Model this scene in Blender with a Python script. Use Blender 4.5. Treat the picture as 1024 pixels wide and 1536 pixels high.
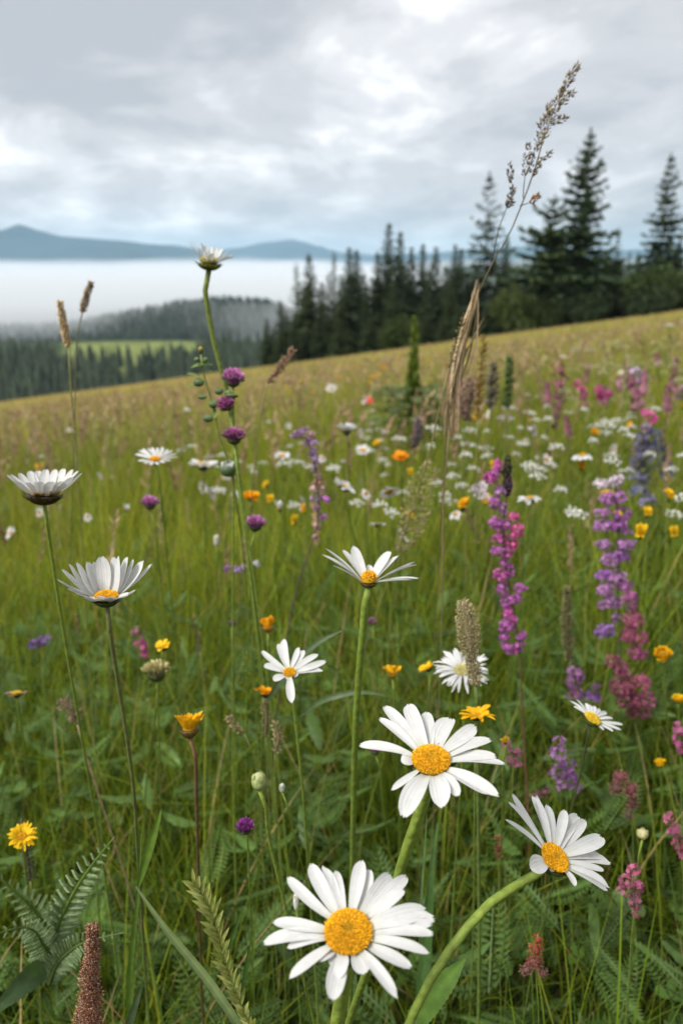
import bpy, math, random
import numpy as np

SEED = 11
rng = np.random.default_rng(SEED)
random.seed(SEED)
R = math.radians
pi = math.pi

# ------------------------------------------------------------------ scene basics
for o in list(bpy.data.objects):
    bpy.data.objects.remove(o)
scene = bpy.context.scene
COL = scene.collection

CAM = np.array([0.0, 0.0, 0.78])
PITCH = R(17.5)
FPX = 1536 * 28.0 / 36.0            # focal length in photo pixels
RIGHT = np.array([1.0, 0, 0])
FWD = np.array([0, math.cos(PITCH), -math.sin(PITCH)])
UP = np.array([0, math.sin(PITCH), math.cos(PITCH)])


def ray(px, py):
    return FWD + RIGHT * ((px - 512) / FPX) - UP * ((py - 768) / FPX)


def P(px, py, d):
    """world point that stands d metres in front of the lens"""
    return CAM + ray(px, py) * d


def Q(px, py, Y):
    """world point on the upright plane y = Y"""
    r = ray(px, py)
    return CAM + r * (Y / r[1])


def project(V):
    D = V - CAM
    z = D @ FWD
    zz = np.where(np.abs(z) < 1e-6, 1e-6, z)
    return 512 + FPX * (D @ RIGHT) / zz, 768 - FPX * (D @ UP) / zz, z


def unit(v):
    v = np.asarray(v, float)
    return v / (np.linalg.norm(v, axis=-1, keepdims=True) + 1e-12)


# ------------------------------------------------------------------ smooth pseudo noise
_W = np.random.default_rng(5).normal(size=(24, 2))
_PH = np.random.default_rng(6).uniform(0, 6.283, 24)


def fnoise(x, y, scale=1.0, octv=3, off=0.0):
    """cheap smooth noise, about -1..1, for arrays"""
    out = np.zeros_like(np.asarray(x, float))
    amp, tot = 1.0, 0.0
    s = 1.0 / scale
    for o in range(octv):
        acc = 0
        for k in range(6):
            w = _W[(o * 6 + k) % 24]
            acc = acc + np.sin((x * w[0] + y * w[1]) * s * 2.2 + _PH[(o * 6 + k) % 24] + off * (k + 1))
        out = out + amp * acc / 3.0
        tot += amp
        amp *= 0.5
        s *= 2.1
    return out / tot


# ------------------------------------------------------------------ terrain height
def sstep(a, b, x):
    t = np.clip((x - a) / (b - a), 0, 1)
    return t * t * (3 - 2 * t)


def ground(x, y):
    x = np.asarray(x, float)
    y = np.asarray(y, float)
    r = np.sqrt(x * x + y * y)
    xx = np.clip(x, -400, 60 + 0.25 * np.clip(x - 60, 0, 900))
    plane = 0.134 * xx - 0.108 * np.clip(y, -120, 420)
    plane = plane + 0.10 * fnoise(x, y, 9, 2) * sstep(3, 20, r) + 0.02 * fnoise(x, y, 1.3, 2) * sstep(.6, 3, r)
    # beyond the brow the meadow falls away on the left
    brow = sstep(96, 190, y - 0.05 * x)
    left = sstep(25, -40, x - 0.12 * y)
    shelf = -47 + 2.5 * fnoise(x, y, 120, 2) + 0.01 * (y - 400)
    z = plane * (1 - brow * left) + shelf * brow * left
    # valley under the fog
    val = sstep(480, 700, y) * left
    z = z * (1 - val) + (-84 - 28 * sstep(1300, 2500, y) + 4 * fnoise(x, y, 300, 2)) * val
    # the foggy wooded hill about 900 m off
    u = x / np.maximum(y, 1)
    pxl = 512 + u * FPX * 1.02
    ridge = np.interp(pxl, [-300, 20, 60, 120, 200, 260, 330, 400, 440, 490, 560, 800],
                      [-100, -94, -87, -79, -65, -56, -50, -52, -64, -80, -88, -100])
    bump = np.exp(-((y - 920) / 130.0) ** 2)
    z = np.where((y > 620) & (y < 1350), np.maximum(z, z + (ridge - z) * bump), z)
    return z


def gz(x, y):
    return float(ground(np.array([x]), np.array([y]))[0])


# ------------------------------------------------------------------ mesh building
class MB:
    def __init__(s):
        s.v, s.c, s.q, s.t, s.n = [], [], [], [], 0

    def add(s, V, F, C):
        V = np.asarray(V, float).reshape(-1, 3)
        F = np.asarray(F, np.int64)
        C = np.asarray(C, float)
        if C.ndim == 1:
            C = np.broadcast_to(C, (len(V), 3))
        s.v.append(V)
        C = C.reshape(len(V), -1)
        if C.shape[1] == 3:
            C = np.concatenate([C, np.ones((len(V), 1))], 1)
        s.c.append(C)
        if len(F):
            (s.q if F.shape[1] == 4 else s.t).append(F + s.n)
        s.n += len(V)
        return s

    def mesh(s, name, mat, smooth=True, origin=None):
        V = np.concatenate(s.v)
        C = np.concatenate(s.c)
        if origin is not None:
            V = V - np.asarray(origin)
        q = np.concatenate(s.q) if s.q else np.zeros((0, 4), np.int64)
        t = np.concatenate(s.t) if s.t else np.zeros((0, 3), np.int64)
        me = bpy.data.meshes.new(name)
        me.vertices.add(len(V))
        me.vertices.foreach_set('co', V.astype(np.float32).ravel())
        nl = q.size + t.size
        me.loops.add(nl)
        me.loops.foreach_set('vertex_index', np.concatenate([q.ravel(), t.ravel()]).astype(np.int32))
        me.polygons.add(len(q) + len(t))
        st = np.concatenate([np.arange(len(q)) * 4, q.size + np.arange(len(t)) * 3]).astype(np.int32)
        me.polygons.foreach_set('loop_start', st)
        me.update(calc_edges=True)
        if smooth:
            me.polygons.foreach_set('use_smooth', np.ones(len(q) + len(t), bool))
        a = me.attributes.new('col', 'FLOAT_COLOR', 'POINT')
        cc = C.astype(np.float32)
        a.data.foreach_set('color', cc.ravel())
        me.materials.append(mat)
        return me

    def build(s, name, mat, parent=None, smooth=True, origin=None):
        if parent is not None:
            origin = np.array(parent['_o'][:]) if '_o' in parent.keys() else np.array(parent.location)
        me = s.mesh(name, mat, smooth, origin)
        o = bpy.data.objects.new(name, me)
        COL.objects.link(o)
        if parent is not None:
            o.parent = parent
        elif origin is not None:
            o.location = origin
        return o


def tag(o, label=None, cat=None, group=None, kind=None):
    if label:
        o['label'] = label
    if cat:
        o['category'] = cat
    if group:
        o['group'] = group
    if kind:
        o['kind'] = kind
    return o


def thing(name, label, cat, loc, group=None):
    o = bpy.data.objects.new(name, None)
    o.empty_display_size = 0.05
    COL.objects.link(o)
    o.location = [float(a) for a in loc]
    tag(o, label, cat, group)
    return o


def copy_tree(o, loc, rz=0.0, sc=1.0, label=None):
    c = o.copy()
    COL.objects.link(c)
    c.location = [float(a) for a in loc]
    c.rotation_euler = (0, 0, rz)
    c.scale = (sc, sc, sc) if not hasattr(sc, '__len__') else sc
    if label:
        c['label'] = label
    for ch in list(o.children):
        d = ch.copy()
        COL.objects.link(d)
        d.parent = c
        for g in list(ch.children):
            e = g.copy()
            COL.objects.link(e)
            e.parent = d
    return c


def frames(d, roll=None):
    """(N,3,3) rotation matrices whose third column is d"""
    d = unit(np.asarray(d, float).reshape(-1, 3))
    ref = np.where(np.abs(d[:, 2:3]) > 0.95, np.array([[1.0, 0, 0]]), np.array([[0, 0, 1.0]]))
    x = unit(np.cross(ref, d))
    y = np.cross(d, x)
    if roll is not None:
        c, s_ = np.cos(roll)[:, None], np.sin(roll)[:, None]
        x, y = x * c + y * s_, y * c - x * s_
    return np.stack([x, y, d], axis=2)


def stamp(mb, TV, TF, pos, M, scale, C, tcol=None):
    """many copies of a small template; C per copy (N,3); tcol per template vertex multiplies"""
    N, m = len(pos), len(TV)
    sc = np.asarray(scale, float)
    if sc.ndim == 1:
        sc = sc[:, None].repeat(3, 1)
    V = np.einsum('nij,nmj->nmi', M, TV[None] * sc[:, None, :]) + np.asarray(pos)[:, None, :]
    F = (np.asarray(TF)[None] + (np.arange(N) * m)[:, None, None]).reshape(-1, np.asarray(TF).shape[1])
    CC = np.broadcast_to(np.asarray(C, float).reshape(-1, 1, 3), (N, m, 3)).copy()
    if tcol is not None:
        CC = CC * tcol[None]
    mb.add(V.reshape(-1, 3), F, CC.reshape(-1, 3))


def curve_pts(pts, n=16):
    """smooth curve through points, evenly spaced along its length"""
    p = np.array([np.asarray(a, float) for a in pts])
    seg = np.linalg.norm(np.diff(p, axis=0), axis=1)
    p = p[np.concatenate([[True], seg > 1e-7])]
    if len(p) == 2:
        t = np.linspace(0, 1, n)[:, None]
        return p[0] * (1 - t) + p[1] * t
    h = np.linalg.norm(np.diff(p, axis=0), axis=1)
    u = np.concatenate([[0], np.cumsum(h)])
    d = np.diff(p, axis=0) / h[:, None]
    m = np.empty_like(p)
    m[1:-1] = (d[:-1] * h[1:, None] + d[1:] * h[:-1, None]) / (h[1:] + h[:-1])[:, None]
    m[0], m[-1] = 1.5 * d[0] - .5 * m[1], 1.5 * d[-1] - .5 * m[-2]
    q = np.linspace(0, u[-1], n)
    k = np.clip(np.searchsorted(u, q, side='right') - 1, 0, len(h) - 1)
    t = ((q - u[k]) / h[k])[:, None]
    hk = h[k][:, None]
    return ((1 + 2 * t) * (1 - t) ** 2) * p[k] + t * (1 - t) ** 2 * hk * m[k] + t * t * (3 - 2 * t) * p[k + 1] + t * t * (t - 1) * hk * m[k + 1]


def tube(mb, pts, rad, k=8, col=(.1, .15, .03), col2=None, rough=0.0):
    pts = np.asarray(pts, float)
    n = len(pts)
    rad = np.interp(np.linspace(0, 1, n), np.linspace(0, 1, len(np.atleast_1d(rad))), np.atleast_1d(rad))
    T = unit(np.gradient(pts, axis=0))
    a = np.array([1.0, 0, 0]) if abs(T[0][0]) < .9 else np.array([0, 1.0, 0])
    N = []
    nv = unit(a - T[0] * (a @ T[0]))
    for i in range(n):
        nv = unit(nv - T[i] * (nv @ T[i]))
        N.append(nv)
    N = np.array(N)
    B = np.cross(T, N)
    th = np.linspace(0, 2 * pi, k, endpoint=False)
    rr = rad[:, None] * (1 + rough * np.cos(3 * th)[None, :])
    V = pts[:, None] + rr[..., None] * (np.cos(th)[None, :, None] * N[:, None] + np.sin(th)[None, :, None] * B[:, None])
    V = np.concatenate([V.reshape(-1, 3), pts[:1], pts[-1:]])
    i = np.arange(n - 1)[:, None] * k
    j = np.arange(k)[None, :]
    F = np.stack([i + j, i + (j + 1) % k, i + k + (j + 1) % k, i + k + j], -1).reshape(-1, 4)
    c1 = np.asarray(col, float)
    c2 = c1 if col2 is None else np.asarray(col2, float)
    t = np.linspace(0, 1, n)[:, None, None]
    C = np.broadcast_to(c1 * (1 - t) + c2 * t, (n, k, 3)).reshape(-1, 3)
    C = C * (1 + 0.08 * np.repeat(np.cos(np.linspace(0, 9, n)), k)[:, None])
    C = np.concatenate([C, [c1], [c2]])
    mb.add(V, F, C)
    jj = np.arange(k)
    caps = np.concatenate([np.stack([(jj + 1) % k, jj, np.full(k, n * k)], -1),
                           np.stack([(n - 1) * k + jj, (n - 1) * k + (jj + 1) % k, np.full(k, n * k + 1)], -1)])
    mb.t.append(caps + mb.n - len(V))


def sphere_t(nu=8, nv=6):
    """unit sphere template, axis z"""
    V, F = [], []
    for i in range(nv + 1):
        th = pi * i / nv
        for j in range(nu):
            ph = 2 * pi * j / nu
            V.append((math.sin(th) * math.cos(ph), math.sin(th) * math.sin(ph), math.cos(th)))
    for i in range(nv):
        for j in range(nu):
            F.append((i * nu + j, (i + 1) * nu + j, (i + 1) * nu + (j + 1) % nu, i * nu + (j + 1) % nu))
    return np.array(V), np.array(F)


SPH = sphere_t(8, 6)
SPH_LO = sphere_t(5, 4)
SPH_HI = sphere_t(20, 14)

# ------------------------------------------------------------------ materials
MATS = {}


def vmat(name, rough=0.6, trans=0.0, spec=0.3, nscale=40.0, namt=0.25, bump=0.0, tcol=(1, 1, 1), veins=False):
    """procedural surface: the part's own colour broken up by noise, optionally thin and translucent"""
    m = bpy.data.materials.new(name)
    m.use_nodes = True
    nt = m.node_tree
    nt.nodes.clear()
    out = nt.nodes.new('ShaderNodeOutputMaterial')
    pr = nt.nodes.new('ShaderNodeBsdfPrincipled')
    at = nt.nodes.new('ShaderNodeAttribute')
    at.attribute_name = 'col'
    tc = nt.nodes.new('ShaderNodeTexCoord')
    no = nt.nodes.new('ShaderNodeTexNoise')
    no.inputs['Scale'].default_value = nscale
    no.inputs['Detail'].default_value = 3
    nt.links.new(tc.outputs['Object'], no.inputs['Vector'])
    mr = nt.nodes.new('ShaderNodeMapRange')
    mr.inputs['From Min'].default_value = 0.3
    mr.inputs['From Max'].default_value = 0.7
    mr.inputs['To Min'].default_value = 1 - namt
    mr.inputs['To Max'].default_value = 1 + namt * 0.6
    nt.links.new(no.outputs['Fac'], mr.inputs['Value'])
    mx = nt.nodes.new('ShaderNodeVectorMath')
    mx.operation = 'SCALE'
    nt.links.new(at.outputs['Color'], mx.inputs[0])
    nt.links.new(mr.outputs['Result'], mx.inputs['Scale'])
    nt.links.new(mx.outputs[0], pr.inputs['Base Color'])
    pr.inputs['Roughness'].default_value = rough
    pr.inputs['Specular IOR Level'].default_value = spec
    if bump:
        bp = nt.nodes.new('ShaderNodeBump')
        bp.inputs['Strength'].default_value = bump
        bp.inputs['Distance'].default_value = 0.002
        nt.links.new(no.outputs['Fac'], bp.inputs['Height'])
        nt.links.new(bp.outputs['Normal'], pr.inputs['Normal'])
    if veins:
        # fine veins that run along each petal (alpha holds the place across it)
        dv = nt.nodes.new('ShaderNodeMath')
        dv.operation = 'MULTIPLY'
        dv.inputs[1].default_value = 34.0
        nt.links.new(at.outputs['Alpha'], dv.inputs[0])
        ad = nt.nodes.new('ShaderNodeMath')
        ad.operation = 'ADD'
        nt.links.new(dv.outputs[0], ad.inputs[0])
        nt.links.new(mr.outputs['Result'], ad.inputs[1])
        sn = nt.nodes.new('ShaderNodeMath')
        sn.operation = 'SINE'
        nt.links.new(ad.outputs[0], sn.inputs[0])
        bp = nt.nodes.new('ShaderNodeBump')
        bp.inputs['Strength'].default_value = .16
        bp.inputs['Distance'].default_value = .0006
        nt.links.new(sn.outputs[0], bp.inputs['Height'])
        nt.links.new(bp.outputs['Normal'], pr.inputs['Normal'])
    if trans:
        tr = nt.nodes.new('ShaderNodeBsdfTranslucent')
        mt = nt.nodes.new('ShaderNodeVectorMath')
        mt.operation = 'MULTIPLY'
        mt.inputs[1].default_value = tcol
        nt.links.new(mx.outputs[0], mt.inputs[0])
        nt.links.new(mt.outputs[0], tr.inputs['Color'])
        ms = nt.nodes.new('ShaderNodeMixShader')
        ms.inputs[0].default_value = trans
        nt.links.new(pr.outputs[0], ms.inputs[1])
        nt.links.new(tr.outputs[0], ms.inputs[2])
        nt.links.new(ms.outputs[0], out.inputs['Surface'])
    else:
        nt.links.new(pr.outputs[0], out.inputs['Surface'])
    MATS[name] = m
    return m


M_GRASS = vmat('grass_blade', .6, .42, .18, 30, .18, tcol=(1.25, 1.2, .5))
M_STEM = vmat('stem', .55, .0, .3, 220, .30, bump=.5)
M_LEAF = vmat('leaf', .5, .3, .35, 120, .25, tcol=(1.2, 1.25, .6))
M_PETAL = vmat('white_petal', .6, .32, .2, 220, .06, veins=True)
M_RAY = vmat('coloured_petal', .6, .3, .2, 300, .18, veins=True)
M_DISC = vmat('flower_disc', .75, 0, .2, 700, .25)
M_HEAD = vmat('flower_head', .7, .2, .2, 400, .25)
M_DRY = vmat('dry_grass', .7, .2, .2, 300, .25)
M_NEEDLE = vmat('conifer_needles', .65, .12, .2, 1.2, .3, tcol=(1.2, 1.25, .6))
M_BARK = vmat('bark', .85, 0, .15, 4, .35)
M_BUSH = vmat('bush_leaves', .6, .3, .25, 1.5, .25, tcol=(1.2, 1.25, .6))
KEEP_OUT = []     # (px, py, rx, ry, depth): heads that no grass blade grows in front of
EXPOSURE = 0.80
SUN_E = 2.9
SKY_S = 0.087
HAZE_D = 0.78e-4
FOG_D = 0.0048
SKY_BLOBS = [(60, 80, 22, -.26), (250, 110, 18, -.10), (120, 270, 11, .16), (200, 345, 6, .34), (60, 300, 5, .16), (0, 275, 7, .14), (300, 210, 7, .16), (400, 250, 8, .10), (620, 230, 20, .05), (540, 400, 14, -.06), (980, 10, 12, .12), (900, 180, 20, -.24)]
# ------------------------------------------------------------------ camera
cam_d = bpy.data.cameras.new('camera')
cam = bpy.data.objects.new('camera', cam_d)
COL.objects.link(cam)
cam.location = CAM
cam.rotation_euler = (R(90) - PITCH, 0, 0)
cam_d.sensor_fit = 'VERTICAL'
cam_d.sensor_height = 36
cam_d.sensor_width = 24
cam_d.lens = 28
cam_d.clip_start = 0.02
cam_d.clip_end = 40000
cam_d.dof.use_dof = True
cam_d.dof.focus_distance = 0.435
cam_d.dof.aperture_fstop = 9.0
scene.camera = cam

scene.view_settings.view_transform = 'Standard'
scene.view_settings.look = 'None'
scene.view_settings.exposure = EXPOSURE
scene.view_settings.gamma = 1
cy = scene.cycles
cy.max_bounces = 16
cy.diffuse_bounces = 5
cy.glossy_bounces = 3
cy.transmission_bounces = 6
cy.volume_bounces = 14
cy.transparent_max_bounces = 16
cy.use_denoising = True
cy.use_adaptive_sampling = True
cy.adaptive_threshold = 0.01
cy.sample_clamp_indirect = 10

# ------------------------------------------------------------------ light: bright overcast, sun behind thin cloud
SUN_EL, SUN_AZ = R(50), R(-125)      # azimuth from +Y towards +X: behind the camera, to its left
sd = bpy.data.lights.new('sun', 'SUN')
sd.energy = SUN_E
sd.angle = R(18)
sd.color = (1.0, .965, .90)
sun = bpy.data.objects.new('sun', sd)
COL.objects.link(sun)
sdir = np.array([math.cos(SUN_EL) * math.sin(SUN_AZ), math.cos(SUN_EL) * math.cos(SUN_AZ), math.sin(SUN_EL)])
from mathutils import Vector
sun.rotation_euler = Vector(sdir).to_track_quat('Z', 'Y').to_euler()
sun.location = (-4, -3, 8)

w = bpy.data.worlds.new('World')
scene.world = w
w.use_nodes = True
nt = w.node_tree
nt.nodes.clear()
L = nt.links.new


def N(t, **k):
    n = nt.nodes.new(t)
    for a, b in k.items():
        setattr(n, a, b)
    return n


def math_(op, a, b=None, c=None, clamp=False):
    n = N('ShaderNodeMath', operation=op)
    n.use_clamp = clamp
    for i, v in enumerate((a, b, c)):
        if v is None:
            continue
        if isinstance(v, (int, float)):
            n.inputs[i].default_value = v
        else:
            L(v, n.inputs[i])
    return n.outputs[0]


def ramp(fac, stops, interp='EASE'):
    n = N('ShaderNodeValToRGB')
    n.color_ramp.interpolation = interp
    e = n.color_ramp.elements
    while len(e) < len(stops):
        e.new(.5)
    for el, (p, c) in zip(e, stops):
        el.position = p
        el.color = (*c, 1)
    L(fac, n.inputs[0])
    return n.outputs[0]


out = N('ShaderNodeOutputWorld')
bg = N('ShaderNodeBackground')
bg.inputs['Strength'].default_value = SKY_S
L(bg.outputs[0], out.inputs[0])
sky = N('ShaderNodeTexSky', sky_type='NISHITA')
sky.sun_disc = False
sky.sun_elevation = SUN_EL
sky.sun_rotation = SUN_AZ
sky.altitude = 800
sky.dust_density = 1.5
tc = N('ShaderNodeTexCoord')
sp = N('ShaderNodeSeparateXYZ')
L(tc.outputs['Generated'], sp.inputs[0])
zc = math_('MAXIMUM', sp.outputs[2], 0.0)
den = math_('ADD', zc, 0.26)
cv = N('ShaderNodeCombineXYZ')
L(math_('DIVIDE', sp.outputs[0], den), cv.inputs[0])
L(math_('DIVIDE', sp.outputs[1], den), cv.inputs[1])
L(math_('MULTIPLY', zc, 1.5), cv.inputs[2])


def nz(scale, detail, rough, dist, loc):
    mp = N('ShaderNodeMapping')
    mp.inputs['Location'].default_value = loc
    mp.inputs['Scale'].default_value = scale
    L(cv.outputs[0], mp.inputs[0])
    n = N('ShaderNodeTexNoise')
    n.inputs['Scale'].default_value = 1
    n.inputs['Detail'].default_value = detail
    n.inputs['Roughness'].default_value = rough
    n.inputs['Distortion'].default_value = dist
    L(mp.outputs[0], n.inputs['Vector'])
    return n.outputs['Fac']


def blob(px, py, width, power=1.0):
    """smooth patch of sky round the direction of a photo pixel (sharpness in degrees)"""
    d = unit(ray(px, py))
    dp = N('ShaderNodeVectorMath', operation='DOT_PRODUCT')
    L(tc.outputs['Generated'], dp.inputs[0])
    dp.inputs[1].default_value = d
    s = math.cos(R(width))
    m = N('ShaderNodeMapRange', interpolation_type='SMOOTHERSTEP')
    L(dp.outputs['Value'], m.inputs['Value'])
    m.inputs['From Min'].default_value = s
    m.inputs['From Max'].default_value = 1.0
    m.inputs['To Max'].default_value = power
    return m.outputs[0]


big = nz((.75, .62, 1), 5, .55, .3, (3.1, 1.7, 0))
fine = nz((2.3, 2.2, 1.5), 7, .60, .4, (7.7, 2.2, 1))
den_ = math_('ADD', math_('MULTIPLY', big, 1.5), math_('MULTIPLY', fine, 1.6))
den_ = math_('SUBTRACT', den_, 1.03)
for args in SKY_BLOBS:
    den_ = math_('ADD', den_, blob(*args))
clouds = ramp(den_, [(.10, (3.75, 3.9, 4.2)), (.36, (4.8, 4.84, 5.05)), (.52, (5.85, 5.9, 6.1)),
                     (.66, (7.35, 7.3, 7.3)), (.82, (9.6, 9.2, 8.55))])
mixn = N('ShaderNodeMix', data_type='RGBA')
mixn.inputs['Factor'].default_value = 0.96
L(sky.outputs[0], mixn.inputs['A'])
L(clouds, mixn.inputs['B'])
L(mixn.outputs['Result'], bg.inputs['Color'])
try:
    w.cycles.sampling_method = 'MANUAL'
    w.cycles.sample_map_resolution = 1024
except Exception:
    pass

# ------------------------------------------------------------------ ground sheet
def ground_material():
    m = bpy.data.materials.new('meadow_ground')
    m.use_nodes = True
    nt = m.node_tree
    pr = nt.nodes['Principled BSDF']
    tc = nt.nodes.new('ShaderNodeTexCoord')
    at = nt.nodes.new('ShaderNodeAttribute')
    at.attribute_name = 'col'
    cols = []
    for sc_, det in ((.12, 4), (2.2, 6), (60, 4)):
        n = nt.nodes.new('ShaderNodeTexNoise')
        n.inputs['Scale'].default_value = sc_
        n.inputs['Detail'].default_value = det
        nt.links.new(tc.outputs['Object'], n.inputs['Vector'])
        mr = nt.nodes.new('ShaderNodeMapRange')
        mr.inputs['From Min'].default_value = .3
        mr.inputs['From Max'].default_value = .7
        mr.inputs['To Min'].default_value = .62
        mr.inputs['To Max'].default_value = 1.35
        nt.links.new(n.outputs['Fac'], mr.inputs['Value'])
        cols.append(mr.outputs[0])
    v = at.outputs['Color']
    for c in cols:
        s_ = nt.nodes.new('ShaderNodeVectorMath')
        s_.operation = 'SCALE'
        nt.links.new(v, s_.inputs[0])
        nt.links.new(c, s_.inputs['Scale'])
        v = s_.outputs[0]
    nt.links.new(v, pr.inputs['Base Color'])
    pr.inputs['Roughness'].default_value = .95
    pr.inputs['Specular IOR Level'].default_value = .1
    return m


M_GROUND = ground_material()
nr, na = 260, 420
rad = np.concatenate([[0.0], np.geomspace(.12, 12000, nr)])
ang = np.linspace(-pi, pi, na, endpoint=False)
# finer spacing towards +Y (the view)
ang = ang - 0.75 * np.sin(ang)
RR, AA = np.meshgrid(rad, ang, indexing='ij')
X, Y = RR * np.sin(AA), RR * np.cos(AA)
Z = ground(X, Y)
V = np.stack([X, Y, Z], -1).reshape(-1, 3)
i = np.arange(len(rad) - 1)[:, None] * na
j = np.arange(na)[None]
F = np.stack([i + j, i + (j + 1) % na, i + na + (j + 1) % na, i + na + j], -1).reshape(-1, 4)
F = F[:, ::-1]
soil = np.array([.030, .036, .012])
mead = np.array([.29, .25, .088])
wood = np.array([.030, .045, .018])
clear_ = np.array([.155, .185, .055])
gx, gy = V[:, 0], V[:, 1]
gr = np.hypot(gx, gy)
a = sstep(2.0, 14, gr)[:, None]
C = soil * (1 - a) + mead * a
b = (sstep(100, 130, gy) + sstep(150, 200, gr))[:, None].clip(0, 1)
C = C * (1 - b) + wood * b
pxl = 512 + gx / np.maximum(gy, 1) * FPX * 1.02
cm = sstep(84, 110, pxl) * sstep(312, 285, pxl) * sstep(345, 375, gy) * sstep(500, 470, gy)
C = C * (1 - cm[:, None]) + clear_ * cm[:, None]
g_o = MB().add(V, F, C).build('meadow_ground', M_GROUND)
tag(g_o, kind='structure')

# ------------------------------------------------------------------ mountains beyond the fog
def mountain(name, D, depth, prof, base, col, seed, rough):
    n, mrow = 260, 40
    px = np.linspace(prof[0][0], prof[-1][0], n)
    top = np.interp(px, [p[0] for p in prof], [p[1] for p in prof])
    zt = (392 - top) / FPX * D
    u = (px - 512) / FPX
    t = np.linspace(-1, 1, mrow)
    UU, TT = np.meshgrid(u, t, indexing='ij')
    YY = D + TT * depth
    XX = UU * D * 1.0
    H = zt[:, None] * (1 - np.abs(TT) ** 1.25)
    H = H + rough * fnoise(XX + seed * 900, YY, 900, 3) * (1 - np.abs(TT)) * np.clip(np.abs(TT) * 6, .12, 1)
    H = H + .5 * rough * fnoise(XX + seed * 300, YY * .35, 260, 3) * (1 - np.abs(TT)) * np.clip(np.abs(TT) * 6, .12, 1)
    ZZ = base + np.maximum(H - base * (1 - np.abs(TT) ** 2), -20)
    ZZ[:, 0] = base - 40
    ZZ[:, -1] = base - 40
    V = np.stack([XX, YY, ZZ], -1).reshape(-1, 3)
    i = np.arange(n - 1)[:, None] * mrow
    j = np.arange(mrow - 1)[None]
    F = np.stack([i + j, i + mrow + j, i + mrow + j + 1, i + j + 1], -1).reshape(-1, 4)
    nn = fnoise(XX, YY, 500, 3).reshape(-1, 1)
    C = np.array(col) * (1 + .35 * nn)
    o = MB().add(V, F, C).build(name, M_GROUND)
    tag(o, kind='structure')


mountain('mountains', 6500, 1500, [(-900, 380), (-700, 352), (-420, 366), (-200, 348), (-60, 362), (0, 356), (38, 348), (58, 341), (80, 349), (112, 358),
                                   (150, 361), (190, 364), (240, 369), (285, 377), (330, 384), (380, 389), (430, 396), (520, 402), (700, 400)],
         -115, (.030, .050, .058), 1, 48)
mountain('mountains', 9500, 1800, [(150, 400), (250, 388), (330, 378), (380, 374), (415, 367), (440, 364), (465, 369), (500, 379), (560, 384),
                                   (640, 380), (760, 372), (900, 378), (1100, 366), (1300, 380), (1700, 392)],
         -115, (.035, .058, .070), 2, 46)

# ------------------------------------------------------------------ haze (even air) and the fog bank in the valley
def volume_mat(name, density, col, aniso):
    m = bpy.data.materials.new(name)
    m.use_nodes = True
    nt = m.node_tree
    nt.nodes.clear()
    o = nt.nodes.new('ShaderNodeOutputMaterial')
    v = nt.nodes.new('ShaderNodeVolumePrincipled')
    v.inputs['Color'].default_value = (*col, 1)
    v.inputs['Density'].default_value = density
    v.inputs['Anisotropy'].default_value = aniso
    nt.links.new(v.outputs[0], o.inputs['Volume'])
    return m


if HAZE_D:
    hx, y0, y1, z0, z1 = 12500, -12500, 12600, -175, 300
    V = np.array([(x, y, z) for z in (z0, z1) for y in (y0, y1) for x in (-hx, hx)])
    F = np.array([(0, 2, 3, 1), (4, 5, 7, 6), (0, 1, 5, 4), (2, 6, 7, 3), (0, 4, 6, 2), (1, 3, 7, 5)])
    hz = MB().add(V, F, (1, 1, 1)).build('haze', volume_mat('haze_air', HAZE_D, (.50, .78, 1.0), 0.0), smooth=False)
    tag(hz, kind='stuff')

def fog_bank(density, lift, start, wob):
    xs = np.linspace(-7000, 7000, 150)
    ys = np.concatenate([np.linspace(540, 1200, 50), np.geomspace(1230, 11000, 60)])
    XX, YY = np.meshgrid(xs, ys, indexing='ij')
    XX = XX * (0.12 + .88 * sstep(500, 5000, YY))
    top = -31 + 5 * fnoise(XX, YY, 90, 3) * sstep(9000, 600, YY) + 34 * fnoise(XX, YY * .6, 620, 3) * sstep(1700, 3200, YY) - 34 * sstep(4200, 8000, YY)
    UU_ = XX / YY
    st_ = 560 + 95 * sstep(-.08, -.26, UU_)
    top = top - 12 * sstep(1150, 900, YY)
    edge = sstep(0, 1, (YY - st_) / 260) * sstep(11000, 10000, YY) * sstep(7000, 6000, np.abs(XX)) * sstep(1, .93, np.abs(np.linspace(-1, 1, 150)))[:, None]
    top = top + lift + wob * fnoise(XX + 400, YY, 800, 3) * sstep(800, 3000, YY)
    edge = edge * sstep(start, start + 700, YY) if start else edge
    top = -158 + (top + 158) * np.clip(edge, 0, 1) ** .6
    nx_, ny_ = XX.shape
    V = np.concatenate([np.stack([XX, YY, top], -1).reshape(-1, 3), np.stack([XX, YY, np.full_like(XX, -160)], -1).reshape(-1, 3)])
    i = np.arange(nx_ - 1)[:, None] * ny_
    j = np.arange(ny_ - 1)[None]
    Ft = np.stack([i + j, i + ny_ + j, i + ny_ + j + 1, i + j + 1], -1).reshape(-1, 4)
    off = nx_ * ny_
    Fb = Ft[:, ::-1] + off
    sides = []
    for k in range(ny_ - 1):
        sides.append((k, k + 1, off + k + 1, off + k))
        e = (nx_ - 1) * ny_
        sides.append((e + k + 1, e + k, off + e + k, off + e + k + 1))
    for k in range(nx_ - 1):
        sides.append(((k + 1) * ny_, k * ny_, off + k * ny_, off + (k + 1) * ny_))
        e = ny_ - 1
        sides.append((k * ny_ + e, (k + 1) * ny_ + e, off + (k + 1) * ny_ + e, off + k * ny_ + e))
    fg = MB().add(V, np.concatenate([Ft, Fb, np.array(sides)]), (1, 1, 1)).build('valley_fog', volume_mat('fog', density, (.885, .905, .935), 0.0))
    tag(fg, kind='stuff')


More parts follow.
